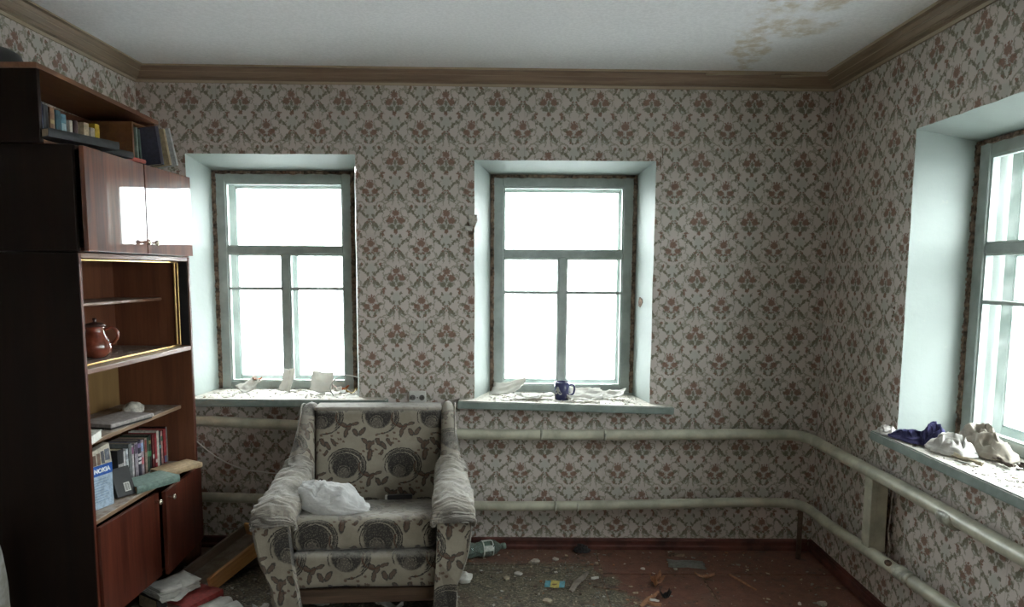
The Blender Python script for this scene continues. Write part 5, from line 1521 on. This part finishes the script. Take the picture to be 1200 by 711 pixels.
splinter('white_butt', (.408, 3.300, 0), (.445, 3.312, 0), .014, .009, M['white_pl'], 'bright white plastic bit lying beyond the grey stick', 'scrap')
splinter('dark_twig', (.405, 3.215, 0), (.565, 3.165, 0), .007, .005, M['packing'], 'thin dark twig on the floor right of the grey stick', 'twig')
splinter('orange_splinter', (.60, 3.02, 0), (.71, 3.14, .012), .024, .006, co_, 'long orange-brown splinter at the lower edge of the view', 'splinter')
splinter('orange_splinter', (.70, 3.03, 0), (.63, 3.06, 0), .03, .008, co_, 'short orange splinter crossing the long one', 'splinter')
splinter('white_chip', (.655, 3.065, .01), (.695, 3.05, .01), .018, .006, M['white_pl'], 'white chip lying on the orange splinters', 'chip')
splinter('orange_splinter', (1.12, 3.36, 0), (1.20, 3.19, 0), .014, .006, co_, 'thin orange-brown splinter on the red-brown floor toward the corner', 'splinter')
sheet('dry_leaf', .065, .045, co_, (.715, 3.235, .002), 30, 'curled orange-brown dry leaf on the seam of the worn floor', 'leaf', .02, 101, .08, (10, 8))
sheet('black_scrap', .05, .03, M['black'], (.735, 3.10, .002), 10, 'small black scrap right of the orange splinters', 'scrap', .01, 103, .05)
sheet('grey_offcut', .19, .10, colmat((.17, .19, .18)), (.93, 3.475, .002), -8, 'grey-green hardboard offcut near the skirting board', 'board', .004, 104, .0)
sheet('brown_strip', .10, .02, co_, (.98, 3.31, .002), -10, 'curled brown strip of paint on the right floor sheet', 'scrap', .01, 105, .04)
cloth_heap('dark_rag', M['black'], .385, 3.632, .05, .026, .05, 21.3, .002, 'small black rag against the red skirting board')
splinter('dark_splinter', (.86, 3.60, 0), (.95, 3.585, 0), .03, .012, M['packing'], 'dark flat splinter by the skirting board right of the rag', 'splinter')

# sack at the left edge
sk = empty('cloth_sack', (-1.922, 2.385, 0), 'pale upright cloth sack standing beside the cabinet, cut by the left picture edge', 'sack')
bm = bmesh.new()
prof = [(.0001, .0), (.075, .0), (.088, .03), (.092, .15), (.088, .28), (.086, .40), (.078, .50), (.055, .57), (.030, .60), (.034, .64), (.0001, .63)]
pp = smooth_path([(r_, z, 0) for r_, z in prof], 5)
vs = bm_lathe(bm, [(max(.0001, p.x), p.y) for p in pp], 40)
for v in vs:
    a = math.atan2(v.co.y, v.co.x); r_ = math.hypot(v.co.x, v.co.y)
    k = 1 + .05 * math.sin(a * 7 + v.co.z * 6) + .12 * noise.noise(Vector((math.cos(a) * 1.5, math.sin(a) * 1.5, v.co.z * 5)))
    if r_ > .01: v.co.x *= k * .62; v.co.y *= k
finish(bm, 'sack_body', M['sack'], sk, True, local=True)
bm = bmesh.new(); bm_tube(bm, [(.034 * math.cos(a * .35), .034 * math.sin(a * .35), .598) for a in range(19)], .004, 6); finish(bm, 'tie_string', M['packing'], sk, True, local=True)

# crumbs and flakes of plaster, paint and wood all over the floor
def dens(x, y):
    if x < -1.6 and y > 2.5: return .0
    d = 1.0 if x < .5 else .45
    d *= .35 + .9 * max(0, .5 + noise.noise(Vector((x * 3, y * 3, 4))))
    if y < 2.4: d *= .25
    return d
crumbs('floor_debris', 3800, (-1.55, 1.62, .9, 3.655, .0), [(cw, 1.5), (ct, 3), (cg, 6), (cb, 5), (co_, 1.0), (M['paper'], .7)], 'fine flakes of plaster, paint and wood strewn over the floor', 'debris', .002, .015, .004, 31, dens)
r_ = random.Random(5)
names = [('plaster_chunk', cw, 'plaster'), ('wood_chip', ct, 'wood chip'), ('dark_chip', cb, 'chip')]
# a few bigger single pieces
big = [(.13, 3.50, .03, cw, 'pale plaster chunk on the floor strip by the skirting, below the window'), (.04, 3.35, .026, M['paper'], 'white flake left of the blue wrapper'), (-.02, 3.30, .022, ct, 'tan chip left of the blue wrapper, nearer the armchair'),
       (.24, 3.53, .026, cw, 'pale chunk at the board seam behind the blue wrapper'), (.17, 3.06, .03, ct, 'tan torn chip in front of the blue wrapper'), (.86, 3.42, .015, cw, 'tiny white chip before the grey-green offcut'),
       (.69, 3.42, .016, M['white_pl'], 'small white chip left of the grey-green offcut'), (1.46, 3.05, .03, cw, 'white chip at the lower edge, nearest the right wall'), (-.30, 3.12, .02, ct, 'tan chip just right of the armchair foot')]
for x, y, s_, mt, lab in big:
    bm = bmesh.new(); m_ = 7
    bm_prism(bm, [(x + s_ * math.cos(q * 6.283 / m_) * r_.uniform(.6, 1.1), y + s_ * .8 * math.sin(q * 6.283 / m_) * r_.uniform(.6, 1.1)) for q in range(m_)], .0005, .0005 + s_ * .35)
    bmesh.ops.bevel(bm, geom=list(bm.edges), offset=s_ * .06, segments=1, affect='EDGES')
    tag(finish(bm, 'rubble_chip', mt), lab, 'rubble')
